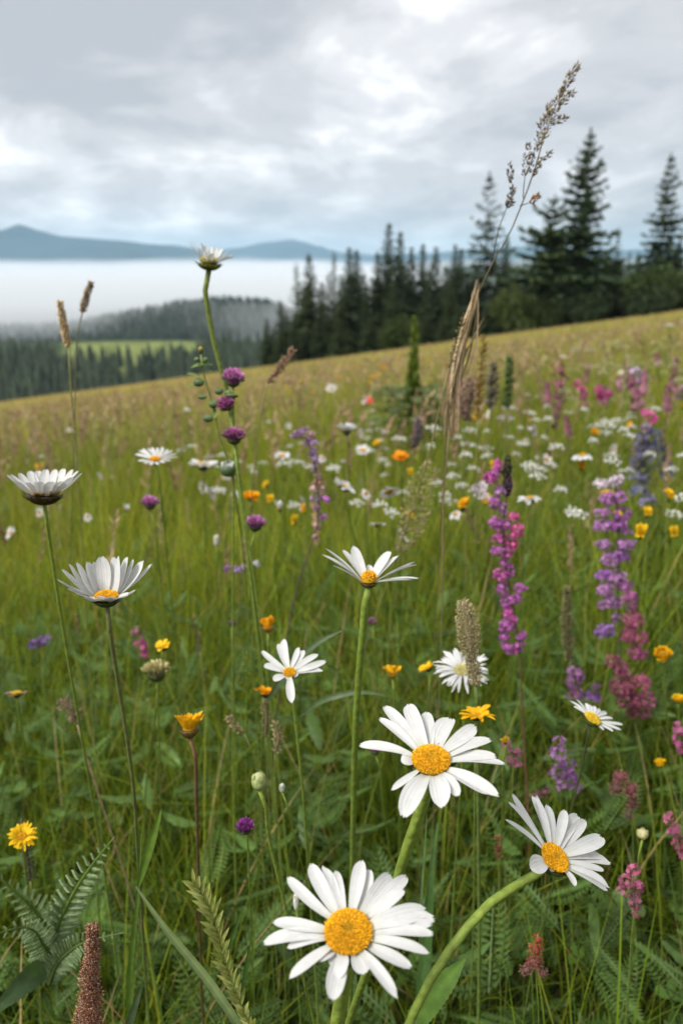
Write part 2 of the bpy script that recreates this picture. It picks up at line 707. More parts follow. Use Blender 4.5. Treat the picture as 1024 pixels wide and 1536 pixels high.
if FOG_D:
    fog_bank(FOG_D, 0, 0, 0)
    fog_bank(FOG_D * .16, 13, 1300, 14)
    fog_bank(FOG_D * .09, 30, 1900, 22)
# ------------------------------------------------------------------ conifers
def spruce_meshes(h, rb, seed, spacing=.036, nb=7, droop=.28, fill=1.0, bare=.06, power=.85, tone=(.030, .050, .022), irregular=.25, wid=1.0):
    """trunk and crown builders of one conifer standing at the origin"""
    g = np.random.default_rng(seed)
    tr, cr = MB(), MB()
    n = 14
    wob = np.cumsum(g.normal(0, .012 * h / n, (n, 2)), 0)
    tp = np.stack([wob[:, 0], wob[:, 1], np.linspace(-.3, h * .985, n)], 1)
    tube(tr, tp, [h * .014, h * .009, h * .005, .015], 7, (.075, .06, .048), (.05, .045, .03))
    zs = np.arange(bare * h, h * .99, spacing * h)
    TV, TF, TC = [], [], []
    pos, dirs, lens, cols = [], [], [], []
    az0 = 0
    tip = unit(np.array([0, 0, 1.0]))
    for z in zs:
        f = z / h
        prof = (1 - f) ** power * min(1, .55 + f * 2.2)
        whorl = g.uniform(1 - irregular, 1 + irregular * .6)
        az0 += g.uniform(.3, 1.1)
        for b in range(nb):
            if g.random() < .12 * irregular * 4:
                continue
            az = az0 + b * 2 * pi / nb + g.normal(0, .2)
            Lb = max(.18, rb * prof * whorl * g.uniform(.7, 1.15))
            up0 = .55 * f ** 1.5 + .05
            rad = np.array([math.cos(az), math.sin(az), 0])
            sid = np.array([-math.sin(az), math.cos(az), 0])
            m = max(3, int(Lb / (.020 * h) * fill))
            for k in range(m):
                s = (k + g.uniform(.2, .8)) / m
                cx, cy = np.interp(z, tp[:, 2], tp[:, 0]), np.interp(z, tp[:, 2], tp[:, 1])
                c = np.array([cx, cy, z + g.normal(0, .01 * h * .6)]) + rad * Lb * s + np.array([0, 0, 1]) * (up0 * Lb * s - droop * Lb * s * s * (1.3 - f) + .10 * Lb * s ** 4)
                tl = (.24 * Lb * (1 - s * .75) + .016 * h) * g.uniform(.7, 1.3)
                for sg in (-1, 1):
                    d = rad * g.uniform(.45, .9) + sid * sg * g.uniform(.5, 1.0) + np.array([0, 0, g.uniform(-.45, .12)])
                    pos.append(c)
                    dirs.append(d)
                    lens.append(tl)
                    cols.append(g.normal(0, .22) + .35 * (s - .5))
                if s > .8:
                    pos.append(c)
                    dirs.append(rad + np.array([0, 0, .1 + .6 * f]))
                    lens.append(tl)
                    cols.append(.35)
                # hanging twig
                if g.random() < .5:
                    pos.append(c)
                    dirs.append(rad * .3 + sid * g.uniform(-.4, .4) + np.array([0, 0, -1.0]))
                    lens.append(tl * .6)
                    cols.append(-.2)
        # the branch wood itself is hidden by needles except on sparse trees
    # leader
    for k in range(6):
        pos.append(np.array([tp[-1, 0], tp[-1, 1], h * (.95 + .01 * k)]))
        dirs.append(np.array([g.normal(0, .25), g.normal(0, .25), 1]))
        lens.append(.03 * h)
        cols.append(.1)
    pos, dirs, lens, cols = np.array(pos), np.array(dirs), np.array(lens), np.array(cols)
    # a twig: a ragged bent blade of needles, six corners
    T = np.array([(-.10, 0, 0), (.10, 0, 0), (-.24, .02, .38), (.22, -.05, .46), (-.12, -.03, .8), (.03, -.10, 1.06)])
    TFq = np.array([(0, 1, 3, 2), (2, 3, 5, 4)])
    M = frames(dirs, g.uniform(0, 6.28, len(pos)))
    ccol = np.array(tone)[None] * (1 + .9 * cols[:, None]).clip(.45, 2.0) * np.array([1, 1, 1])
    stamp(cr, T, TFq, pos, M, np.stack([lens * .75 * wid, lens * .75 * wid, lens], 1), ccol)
    return tr, cr


def tree_thing(name, label, group, tr, cr, matc):
    t = thing(name, label, 'tree', (0, 0, 0), group)
    tr.build('trunk', M_BARK, t)
    cr.build('crown', matc, t, smooth=False)
    return t


def spot(px, top, Y):
    """foot and height of an upright tree whose tip is seen at (px, top)"""
    tipw = Q(px, top, Y)
    z = gz(tipw[0], Y)
    return (tipw[0], Y, z), tipw[2] - z


DARK = (.036, .054, .023)
PROTO = {}
PROTO['dense_a'] = dict(h=10, rb=2.7, seed=1, spacing=.033, nb=9, fill=1.2, tone=DARK, wid=1.35)
PROTO['dense_b'] = dict(h=10, rb=2.4, seed=2, spacing=.032, nb=9, fill=1.2, wid=1.35, tone=(.034, .052, .023), power=.75)
PROTO['dense_c'] = dict(h=10, rb=3.2, seed=3, spacing=.034, nb=9, fill=1.2, wid=1.35, tone=(.042, .060, .022))
PROTO['spire'] = dict(h=10, rb=1.6, seed=4, spacing=.036, nb=7, fill=1.1, wid=1.2, tone=DARK, irregular=.35)
PROTO['tall'] = dict(h=18, rb=4.7, seed=25, spacing=.041, nb=8, droop=.30, fill=1.6, wid=1.75, bare=.2, tone=(.036, .058, .024), irregular=.36, power=.72)
PROTO['pale'] = dict(h=15, rb=4.3, wid=1.45, seed=36, spacing=.042, nb=6, droop=.40, fill=.95, bare=.16, tone=(.050, .068, .048), irregular=.4, power=.8)
PROTO['broad'] = dict(h=13, rb=5.2, seed=47, spacing=.052, nb=9, droop=.22, fill=1.5, wid=1.5, bare=.12, tone=(.040, .062, .022), irregular=.45, power=.6)
PROTO['edge'] = dict(h=14, rb=3.8, seed=58, spacing=.042, nb=8, droop=.40, fill=1.5, wid=1.5, bare=.22, tone=(.034, .055, .026), irregular=.35, power=.8)
_made = {}


def plant_tree(kind, px, top, Y, label, group=None, wide=1.0, name='spruce_tree'):
    loc, h = spot(px, top, Y)
    p = PROTO[kind]
    if kind not in _made:
        tr, cr = spruce_meshes(**p)
        t = tree_thing(name, label, group, tr, cr, M_NEEDLE)
        _made[kind] = t
        t.location = loc
        t.scale = (h / p['h'] * wide, h / p['h'] * wide, h / p['h'])
        t.rotation_euler = (0, 0, random.uniform(0, 6.28))
        return t
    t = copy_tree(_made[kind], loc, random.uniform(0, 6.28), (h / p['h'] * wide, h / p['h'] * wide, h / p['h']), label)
    if group:
        t['group'] = group
    elif 'group' in t.keys():
        del t['group']
    return t


plant_tree('tall', 886, 199, 84, 'tall dark spruce with bare trunk and layered boughs, tallest tree on the slope')
plant_tree('edge', 1006, 235, 86, 'tall narrow layered spruce leaning out at the edge beyond the green bushes')
plant_tree('pale', 735, 260, 90, 'thin greyish spruce with sparse see-through boughs rising above the dense wood')
plant_tree('broad', 832, 294, 86, 'broad ragged spruce with wide uneven boughs close beside the tallest tree')
plant_tree('spire', 927, 344, 92, 'small slim spruce standing between the tallest tree and the leaning one')
plant_tree('spire', 944, 378, 95, 'very small spire-like conifer beside the slim spruce in the gap')
plant_tree('dense_a', 1020, 356, 92, 'short dark spruce cut by the picture edge under the leaning tall one')
plant_tree('dense_b', 584, 338, 92, 'pointed dark spruce that is the highest tip of the dense wood', wide=.85)
plant_tree('dense_b', 601, 351, 91, 'pointed dark spruce just beside the highest tip of the dense wood', wide=.85)
plant_tree('dense_a', 400, 478, 86, 'short bushy spruce at the low end of the wood, first before the fog')
plant_tree('dense_c', 463, 384, 90, 'bushy broad spruce with two-stepped crown near the low end of the wood', wide=.9)
plant_tree('spire', 501, 380, 93, 'thin spike-topped conifer rising clear between two bushier spruces')
GRP = 'spruces of the dense wood'
LAB = 'dark spruce packed among its like in the dense wood behind the meadow'
for kd, px, top, Y, wd in (('dense_a', 421, 452, 88, 1), ('spire', 444, 398, 92, 1.1), ('spire', 492, 412, 89, 1.3), ('dense_b', 523, 374, 91, .9), ('dense_b', 534, 377, 95, .9),
                           ('dense_c', 566, 380, 92, .8), ('dense_a', 617, 372, 95, .8), ('dense_b', 635, 369, 92, .85), ('dense_a', 654, 372, 91, .9),
                           ('dense_b', 682, 369, 93, .8), ('dense_b', 692, 377, 90, .9), ('dense_c', 713, 402, 91, .8), ('dense_b', 760, 357, 94, .8), ('dense_a', 776, 398, 96, .8),
                           ('dense_c', 510, 438, 87, .9), ('dense_a', 550, 430, 88, .8), ('dense_c', 590, 425, 88, .9), ('dense_a', 640, 420, 88, .9),
                           ('dense_c', 675, 425, 87, .9), ('dense_a', 480, 450, 86, .9), ('dense_a', 440, 470, 85, .9), ('dense_b', 745, 420, 89, .9), ('dense_c', 800, 390, 93, .7),
                           ('dense_b', 860, 372, 97, .9), ('dense_a', 905, 395, 96, .8), ('dense_c', 965, 398, 98, .8), ('dense_a', 700, 430, 96, 1), ('dense_c', 620, 415, 97, 1), ('dense_c', 570, 420, 97, 1),
                           ('dense_c', 455, 440, 97, 1.1), ('dense_c', 483, 425, 99, 1.1), ('dense_c', 512, 420, 98, 1.1), ('dense_c', 545, 412, 100, 1.1), ('dense_c', 580, 408, 101, 1.1), ('dense_c', 606, 400, 100, 1.1), ('dense_c', 645, 404, 101, 1.1), ('dense_c', 668, 400, 102, 1.1), ('dense_c', 702, 412, 101, 1.1),
                           ('dense_c', 728, 410, 102, 1.1), ('dense_c', 755, 405, 103, 1.1), ('dense_c', 790, 412, 104, 1.1), ('dense_a', 430, 468, 95, 1.1), ('dense_c', 850, 400, 103, 1.1), ('dense_c', 915, 405, 104, 1.1), ('dense_c', 990, 400, 104, 1.1), ('dense_a', 410, 490, 90, 1), ('dense_b', 912, 376, 106, 1.1), ('dense_c', 932, 392, 107, 1.1), ('dense_a', 958, 380, 106, 1.1), ('dense_c', 978, 390, 108, 1.1), ('dense_b', 812, 392, 105, 1.1), ('dense_b', 868, 386, 105, 1.1), ('dense_c', 1020, 385, 105, 1.1), ('dense_c', 1045, 380, 100, 1.1)):
    plant_tree(kd, px, top, Y, LAB, GRP, wd)


# ------------------------------------------------------------------ leafy bushes under the wood
def bush_mesh(seed, n=5200, tone=(.060, .090, .022)):
    g = np.random.default_rng(seed)
    cr, tr = MB(), MB()
    lob = g.normal(0, 1, (16, 3)) * [.42, .42, .28] + [0, 0, .72]
    lob[:, 2] = lob[:, 2].clip(.25, 1.25)
    lr = g.uniform(.26, .46, 16)
    k = g.integers(0, 16, n)
    d = unit(g.normal(0, 1, (n, 3)))
    rr = lr[k] * g.uniform(.55, 1.08, n) ** .5
    pos = lob[k] + d * rr[:, None]
    pos[:, 2] = np.abs(pos[:, 2]) + .02
    T = np.array([(0, 0, 0), (.32, 0, .45), (0, .06, 1), (-.32, 0, .45)])
    M = frames(d * .6 + g.normal(0, .7, (n, 3)), g.uniform(0, 6.28, n))
    c = np.array(tone) * (1 + g.normal(0, .22, (n, 1)) + .25 * g.normal(0, 1, 16)[k][:, None]).clip(.4, 2)
    stamp(cr, T, np.array([(0, 1, 2, 3)]), pos, M, g.uniform(.07, .13, n), c)
    for q in range(5):
        e = lob[q]
        tube(tr, curve_pts([(0, 0, -.1), e * [.4, .4, .5], e], 8), [.035, .022, .01], 6, (.07, .055, .04))
    return tr, cr


bp = []
for sd_, tn in ((71, (.046, .070, .018)), (72, (.030, .048, .017)), (73, (.062, .084, .020))):
    tr, cr = bush_mesh(sd_, tone=tn)
    t = thing('leafy_bush', '', 'bush', (0, 0, 0))
    tr.build('branches', M_BARK, t)
    cr.build('foliage', M_BUSH, t, smooth=False)
    bp.append(t)
used = set()


def plant_bush(k, px, top, Y, w, label, group=None):
    loc, h = spot(px, top, Y)
    sc = (w, w, h / 1.45)
    if k not in used:
        used.add(k)
        t = bp[k]
        t.location, t.scale = loc, sc
        t['label'] = label
    else:
        t = copy_tree(bp[k], loc, random.uniform(0, 6), sc, label)
    if group:
        t['group'] = group
    elif 'group' in t.keys():
        del t['group']


plant_bush(0, 978, 396, 82, 3.6, 'big bright green bush at the foot of the leaning tall spruce')
plant_bush(1, 978, 432, 79, 2.6, 'dark round bush in front of the big bright green bush')
plant_bush(0, 893, 384, 86, 3.0, 'green leafy bush close behind the trunk of the tallest spruce')
plant_bush(1, 882, 432, 82, 2.6, 'dark low bush beside the foot of the tallest spruce trunk')
plant_bush(2, 768, 428, 83, 1.9, 'upright yellow green bush at the foot of the greyish thin spruce')
plant_bush(2, 812, 440, 84, 2.2, 'light green bush under the broad ragged spruce')
plant_bush(0, 597, 472, 82, 2.4, 'round green bush at the meadow edge before the dense wood')
for k, px, top, w in ((1, 640, 478, 2.6), (1, 690, 468, 2.6), (1, 735, 452, 2.6), (1, 555, 485, 2.4), (1, 510, 492, 2.6), (1, 455, 505, 2.5), (1, 420, 512, 2.2), (1, 845, 445, 2.8), (1, 925, 425, 2.6), (1, 1020, 420, 3), (0, 665, 488, 2.0), (1, 480, 510, 2)):
    plant_tree('dense_c', px, top - 8, 85 + random.uniform(-1, 2), 'low young spruce in the thicket along the foot of the wood', 'young spruces along the foot of the wood', 1.5)

# ------------------------------------------------------------------ a young conifer alone in the meadow
def sapling():
    r = ray(620, 640)
    Ys = np.geomspace(2, 20, 300)
    pt = CAM + r[None] * (Ys / r[1])[:, None]
    i = int(np.argmax(pt[:, 2] - ground(pt[:, 0], pt[:, 1]) < .34))
    Y = Ys[i]
    loc, h = spot(622, 478, Y)
    t = thing('young_conifer', 'young slim conifer standing alone in the meadow before the dense wood', 'tree', loc)
    tr, cr = MB(), MB()
    g = np.random.default_rng(5)
    tube(tr, [np.array([0, 0, -.02]) + loc, np.array([0, 0, h * .5]) + loc, np.array([0, 0, h * .98]) + loc], [h * .016, h * .01, h * .004], 6, (.10, .09, .05), (.10, .12, .04))
    pos, d, ln, c = [], [], [], []
    for k in range(520):
        u = g.uniform(.42, 1) ** .8
        a = g.uniform(0, 6.28)
        pos.append(np.array(loc) + [0, 0, h * u])
        d.append([math.cos(a), math.sin(a), 1.1])
        ln.append(h * .085 * (1.25 - u) * g.uniform(.7, 1.6) * 1.5)
        c.append(np.array((.16, .22, .045)) * g.uniform(.6, 1.4))
    for lv in range(11):
        zz = h * (.22 + lv * .038)
        for b in range(7):
            a = b * .9 + lv * .6 + g.normal(0, .15)
            Lb = h * (.36 - lv * .016) * g.uniform(.7, 1.1)
            dr = np.array([math.cos(a), math.sin(a), .02])
            tube(tr, [np.array(loc) + [0, 0, zz], np.array(loc) + [0, 0, zz] + dr * Lb], h * .003, 4, (.10, .11, .06))
            for q in range(9):
                s_ = (q + 1) / 9
                for sg in (-1, 1):
                    pos.append(np.array(loc) + [0, 0, zz] + dr * Lb * s_)
                    d.append(dr + sg * np.array([-dr[1], dr[0], 0]) * .8 + [0, 0, .15])
                    ln.append(h * .075 * g.uniform(.7, 1.2))
                    c.append(np.array((.15, .20, .08)) * g.uniform(.7, 1.3))
    ln = np.array(ln)
    T = np.array([(-.10, 0, 0), (.10, 0, 0), (.12, 0, .5), (-.12, 0, .5), (0, 0, 1)])
    stamp(cr, T, np.array([(0, 1, 2, 3)]), np.array(pos), frames(np.array(d), g.uniform(0, 6, len(ln))), ln, np.array(c))
    tr.build('trunk', M_BARK, t)
    cr.build('crown', M_LEAF, t, smooth=False)


sapling()

# ------------------------------------------------------------------ far woods: they read as one mass
def wood_mass(name, n, xr, yr, keep, hh, tone, seed):
    g = np.random.default_rng(seed)
    x, y = g.uniform(*xr, n), g.uniform(*yr, n)
    k = keep(x, y, g)
    x, y = x[k], y[k]
    z = ground(x, y)
    # template: five ragged skirts
    TV, TF = [], []
    for s in range(6):
        r0, zb, zt = .22 * (1 - s / 6.5), .05 + s * .15, .30 + s * .155
        b = len(TV)
        for q in range(7):
            a_ = 2 * pi * q / 7 + s
            rr = r0 * (1.15 if q % 2 else .75)
            TV.append((rr * math.cos(a_), rr * math.sin(a_), zb - (.03 if q % 2 else -.02)))
        TV.append((0, 0, min(1, zt + .05)))
        for q in range(7):
            TF.append((b + q, b + (q + 1) % 7, b + 7))
    TV = np.array(TV)
    h = g.uniform(*hh, len(x))
    M = frames(np.stack([g.normal(0, .03, len(x)), g.normal(0, .03, len(x)), np.ones(len(x))], 1), g.uniform(0, 6.28, len(x)))
    c = np.array(tone) * (1 + g.normal(0, .2, (len(x), 1))).clip(.5, 1.7)
    mb = MB()
    stamp(mb, TV, np.array(TF), np.stack([x, y, z - .3], 1), M, np.stack([h * g.uniform(.7, 1.2, len(x)), h * g.uniform(.7, 1.2, len(x)), h], 1), c)
    o = mb.build(name, M_NEEDLE, smooth=False)
    tag(o, kind='stuff')


def keep_near(x, y, g):
    px = 512 + x / y * FPX * 1.02
    lim = np.interp(px, [-420, 40, 90, 200, 290, 310, 470], [440, 430, 392, 380, 396, 450, 470])
    return (px < 470) & (px > -420) & (y < lim + g.normal(0, 6, len(x)))


wood_mass('lower_wood', 3600, (-300, 10), (200, 480), keep_near, (5.5, 12), (.030, .044, .022), 91)
wood_mass('foggy_wood', 9000, (-650, 160), (760, 1010), lambda x, y, g: (512 + x / y * FPX > -250) & (512 + x / y * FPX < 520), (9, 17), (.026, .038, .022), 92)
# ------------------------------------------------------------------ flower building
WHITE = np.array([.69, .69, .685])
STEMG = (.19, .255, .040)
STEMD = (.13, .19, .032)


def basis(C, tilt, phi):
    tc = unit(CAM - C)
    s = RIGHT * math.cos(R(phi)) + UP * math.sin(R(phi))
    s = unit(s - tc * (s @ tc))
    return unit(math.cos(R(tilt)) * tc + math.sin(R(tilt)) * s)


def on_plane(px, py, C, n):
    r = ray(px, py)
    t = ((C - CAM) @ n) / (r @ n)
    return CAM + r * t


def on_sphere(px, py, C, Lr, back=True):
    r = ray(px, py)
    o = CAM - C
    a, b, c = r @ r, 2 * (r @ o), o @ o - Lr * Lr
    dd = b * b - 4 * a * c
    t = (-b + (1 if back else -1) * math.sqrt(max(dd, 0))) / (2 * a)
    return CAM + r * t


def petal(mb, base, tip, n, w, bow=.06, twist=0.0, nl=13, nw=9, col=WHITE, root=None, notch=True, cup=.16, blunt=1.0):
    L_ = np.linalg.norm(tip - base)
    d = unit(tip - base)
    side = np.cross(n, d)
    if np.linalg.norm(side) < 1e-3:
        side = RIGHT
    side = unit(side)
    nn = unit(np.cross(d, side))
    if twist:
        side, nn = side * math.cos(twist) + nn * math.sin(twist), nn * math.cos(twist) - side * math.sin(twist)
    t = np.linspace(0, 1, nl)
    wp = np.where(t < .6, .40 + .60 * np.sin(np.clip(t / .6, 0, 1) * pi / 2), np.sqrt(np.maximum(0, 1 - ((t - .6) / .412) ** (2.2 * blunt))))
    s = np.linspace(-1, 1, nw)
    ph = random.uniform(0, 6)
    wav = .04 * np.sin(t * 5 + ph) * w
    tipcut = (np.cos(s * pi * random.uniform(1.2, 2.0) + random.uniform(-.8, .8)) * .022 - .012) * L_ if notch else 0 * s
    swy = random.uniform(-.055, .055)
    c = base + d * (t * L_)[:, None] + side * (swy * L_ * 4 * t * (1 - t))[:, None] + nn * (bow * L_ * 4 * t * (1 - t) + wav)[:, None]
    V = c[:, None] + side * ((wp * w / 2)[:, None] * s[None])[..., None]
    groove = -.10 * np.abs(np.cos(s * pi * 1.25)) ** .8
    tws = random.uniform(-.30, .30)
    V = V + nn * ((wp * w / 2 * tws * t)[:, None] * s[None])[..., None]
    V = V + nn * (wp[:, None] * w * (cup * s[None] ** 2 + .42 * groove[None]))[..., None]
    V = V + d * (tipcut[None] * sstep(.75, 1, t)[:, None])[..., None]
    i = np.arange(nl - 1)[:, None] * nw
    j = np.arange(nw - 1)[None]
    F = np.stack([i + j, i + j + 1, i + nw + j + 1, i + nw + j], -1).reshape(-1, 4)
    root = np.array(col) * [.93, .95, .82] if root is None else np.array(root)
    k = np.clip(t / .3, 0, 1)[:, None, None]
    C = np.broadcast_to(root * (1 - k) + np.array(col) * k, (nl, nw, 3)) * (1 - .05 * np.abs(np.cos(s * pi * 1.25))[None, :, None])
    A_ = np.broadcast_to((s * .5 + .5)[None, :, None], (nl, nw, 1))
    mb.add(V.reshape(-1, 3), F, np.concatenate([C, A_], 2).reshape(-1, 4))


def disc(mb, C, n, r, h=.42, count=260, c_in=(.66, .33, .010), c_out=(.80, .40, .008), dimple=.10):
    M = frames(n)[0]
    # solid cushion
    V, F = SPH_HI
    k = V.copy()
    k[:, 2] = np.where(k[:, 2] > 0, k[:, 2] * h, k[:, 2] * .25)
    rr = np.hypot(k[:, 0], k[:, 1])
    k[:, 2] -= dimple * np.exp(-(rr / .25) ** 2) * (k[:, 2] > 0)
    mb.add(C + (k * r * .95) @ M.T, F, np.array(c_in) * .55)
    i = np.arange(count) + .5
    rad = np.sqrt(i / count)
    th = i * 2.39996
    z = h * np.sqrt(np.maximum(0, 1 - (rad * .97) ** 2)) - dimple * np.exp(-(rad / .25) ** 2)
    loc = np.stack([rad * np.cos(th) * .97, rad * np.sin(th) * .97, z], 1)
    nrm = unit(np.stack([loc[:, 0] * .9, loc[:, 1] * .9, z / h * .8 + .25], 1))
    loc = loc + .01 * rng.normal(0, 1, loc.shape)
    sc = r * 1.35 / math.sqrt(count) * rng.uniform(.8, 1.25, count)
    cc = np.array(c_in)[None] * (1 - rad[:, None]) + np.array(c_out)[None] * rad[:, None]
    mid = np.exp(-(rad[:, None] / .22) ** 2)
    cc = cc * (1 - mid * .45) + np.array([[.16, .17, .02]]) * mid * .45
    cc = cc * rng.uniform(.62, 1.22, (count, 1))
    stamp(mb, SPH_LO[0] * [1, 1, 1.7], SPH_LO[1], C + loc @ M.T * r, frames(nrm @ M.T), sc * .62, cc)


def bract_cup(mb, C, n, r, depth=.55, col=(.075, .115, .028), rim=(.05, .04, .018), count=26):
    M = frames(n)[0]
    V, F = SPH_HI
    k = V.copy()
    k[:, 2] = np.where(k[:, 2] > 0, 0, k[:, 2] * depth)
    mb.add(C - n * .04 * r + (k * r) @ M.T, F, np.array(col) * .8)
    th = np.arange(count) * 2.39996
    f = (np.arange(count) % 3) / 3
    a = .25 + .6 * f
    loc = np.stack([np.cos(th) * np.cos(a), np.sin(th) * np.cos(a), -np.sin(a) * depth], 1)
    d = unit(np.stack([np.cos(th) * .75, np.sin(th) * .75, np.full(count, .55)], 1))
    T = np.array([(-.12, 0, 0), (.12, 0, 0), (-.12, .04, .3), (.12, .04, .3), (0, .02, .55)])
    mb_c = np.array(col)[None] * rng.uniform(.7, 1.3, (count, 1))
    tcol = np.array([[1, 1, 1], [1, 1, 1], [1, 1, 1], [1, 1, 1], [.6, .45, .5]])
    Mx = frames(d @ M.T)
    # template y axis must face outward
    outw = loc @ M.T
    x = unit(np.cross(outw, d @ M.T))
    Mx = np.stack([x, np.cross(d @ M.T, x), d @ M.T], 2)
    stamp(mb, T, np.array([(0, 1, 3, 2)]), C + outw * r * 1.02, Mx, np.full(count, r), mb_c, tcol)
    mb.t.append((np.array([(2, 3, 4)])[None] + (np.arange(count) * 5)[:, None, None]).reshape(-1, 3) + mb.n - count * 5)


def stem_path(start, pts, Y0):
    """pts: (px, py, offset of Y from the head); then straight on into the ground"""
    out_ = [np.asarray(start, float)]
    for p in pts:
        out_.append(Q(p[0], p[1], Y0 + (p[2] if len(p) > 2 else 0)))
    d = unit(out_[-1] - out_[-2])
    e = out_[-1]
    if d[2] > -.35:
        d = unit(np.array([d[0], d[1], -.6]))
    g0 = gz(e[0], e[1])
    k = max(.02, (e[2] - g0) / -d[2])
    out_.append(e + d * k * .55 + np.array([0, 0, 0]))
    q = out_[-1]
    out_.append(np.array([q[0] + d[0] * k * .2, q[1] + d[1] * k * .2, gz(q[0] + d[0] * k * .2, q[1] + d[1] * k * .2) - .01]))
    return out_


def stem_part(t, path, r0, r1, col=STEMG, col2=STEMD, name='stem', n=40, k=8):
    mb = MB()
    tube(mb, curve_pts(path, n), [r0 * 1.25, r0, (r0 + r1) / 2, r1], k, col, col2, .13)
    return mb.build(name, M_STEM, t)


def ground_of(path):
    e = path[-1]
    return (e[0], e[1], gz(e[0], e[1]))


def daisy(label, px, py, d, tilt, phi, rpx, tips, wpx, stem, name='daisy', cat='flower', stem_w=4.0, bow=.07, sphere=None, elev=0.0,
          ndisc=260, dh=.42, disc_col=None, petal_col=WHITE, stem_col=STEMG, cup=True, keep=True, disc_on=True, cup_col=(.075, .115, .028), bract_r=1.0, blunt=1.0, group=None, pcup=.16):
    C = P(px, py, d)
    n = basis(C, tilt, phi)
    r = rpx * d / FPX
    w = wpx * .86 * d / FPX
    path = stem_path(C - n * r * .55, stem, C[1])
    t = thing(name, label, cat, ground_of(path), group)
    stem_part(t, path, stem_w * d / FPX / 2, stem_w * 1.25 * d / FPX / 2, stem_col)
    if disc_on:
        mb = MB()
        kw = {}
        if disc_col:
            kw = dict(c_in=disc_col[0], c_out=disc_col[1])
        disc(mb, C, n, r, dh, ndisc, **kw)
        mb.build('flower_disc', M_DISC, t)
    if cup:
        mb = MB()
        bract_cup(mb, C - n * r * .20, n, r * .98 * bract_r, .6, cup_col)
        mb.build('bract_cup', M_LEAF, t)
    xs, ys = [], []
    for q, tp in enumerate(tips):
        x, y = tp[0], tp[1]
        wf = tp[2] if len(tp) > 2 else 1.0
        mode = tp[3] if len(tp) > 3 else None
        if sphere is None and mode is None:
            T = on_plane(x, y, C, n)
            T = T + n * r * random.uniform(-.25, .15)
        else:
            Ls = (sphere or 3.2) * r * (tp[4] if len(tp) > 4 else 1.0)
            T = on_sphere(x, y, C, Ls, mode != 'f')
        rd = (T - C) - n * ((T - C) @ n)
        B = C + unit(rd) * r * .80 - n * r * (.05 + .06 * (q % 3))
        mb = MB()
        petal(mb, B, T, n, w * wf * random.uniform(.92, 1.08), bow * random.uniform(.5, 1.4), random.uniform(-.18, .18), col=np.array(petal_col) * random.uniform(.95, 1.02), blunt=blunt, cup=pcup)
        mb.build('petal', M_PETAL, t)
        xs.append(x)
        ys.append(y)
    if keep:
        xs += [px - rpx, px + rpx]
        ys += [py - rpx, py + rpx]
        KEEP_OUT.append(((min(xs) + max(xs)) / 2, (min(ys) + max(ys)) / 2, (max(xs) - min(xs)) / 2 + 8, (max(ys) - min(ys)) / 2 + 8, d))
        if len(path) > 3:
            for p in path[1:-2]:
                a, b, z = project(p[None])
                KEEP_OUT.append((a[0], b[0], 7, 40, z[0]))
    return t


def ray_head(mb, C, n, R_, nray, elev, w, col, spread=.12, rin=.25, bow=.08, layers=1, lenvar=.18, nl=6, nw=3, root=None, notch=False, arc=None):
    """a ring (or several) of coloured petals"""
    M = frames(n)[0]
    for ly in range(layers):
        m = nray if ly == 0 else int(nray * .8)
        for k in range(m):
            a = 2 * pi * (k + .5 * ly) / m + random.gauss(0, spread)
            if arc and not (arc[0] <= math.degrees(a) % 360 <= arc[1]):
                continue
            e = R(elev + 16 * ly + random.gauss(0, 7))
            Lr = R_ * random.uniform(1 - lenvar, 1 + lenvar * .3) * (1 - .18 * ly)
            d0 = np.array([math.cos(a), math.sin(a), 0])
            T = C + M @ (d0 * math.cos(e) + np.array([0, 0, math.sin(e)])) * Lr
            B = C + M @ (d0 * rin * R_)
            petal(mb, B, T, n, w * random.uniform(.85, 1.15), bow * random.uniform(.3, 1.4), random.uniform(-.3, .3), nl, nw, np.array(col) * random.uniform(.88, 1.1), root=root if root is not None else np.array(col) * .85, notch=notch)


def rayed(label, px, py, d, tilt, phi, Rpx, nray, elev, wpx, col, stem, name='yellow_flower', rdisc=.35, disc_col=None, layers=1, stem_w=3, stem_col=STEMG, stem_col2=STEMD,
          lenvar=.18, cup_col=(.07, .11, .03), part='petals', mat=None, keep=True, dh=.4, nd=120, cup_r=.36, bow=.08, arc=None, group=None, cat='flower', nw=3):
    C = P(px, py, d)
    n = basis(C, tilt, phi)
    Rw = Rpx * d / FPX
    path = stem_path(C - n * Rw * .25, stem, C[1])
    t = thing(name, label, cat, ground_of(path), group)
    stem_part(t, path, stem_w * d / FPX / 2, stem_w * 1.2 * d / FPX / 2, stem_col, stem_col2, n=28, k=6)
    mb = MB()
    ray_head(mb, C, n, Rw, nray, elev, wpx * d / FPX, col, layers=layers, lenvar=lenvar, rin=rdisc * .8, bow=bow, arc=arc, nw=nw)
    mb.build('petals', mat or M_RAY, t)
    if rdisc > .05 and nd:
        mb = MB()
        dc = disc_col or ((.62, .33, .01), (.66, .36, .01))
        disc(mb, C, n, Rw * rdisc, dh, nd, *dc)
        mb.build('flower_disc', M_DISC, t)
    mb = MB()
    bract_cup(mb, C, n, Rw * cup_r, 1.0, cup_col, count=18)
    mb.build('bract_cup', M_LEAF, t)
    if keep:
        KEEP_OUT.append((px, py, Rpx + 6, Rpx + 6, d))
    return t


FLORET = np.array([(0, 0, 0), (.20, .05, .45), (.13, .02, .8), (0, -.03, 1.0), (-.13, .02, .8), (-.20, .05, .45)])
FLORET_F = np.array([(0, 1, 4, 5), (1, 2, 3, 4)])
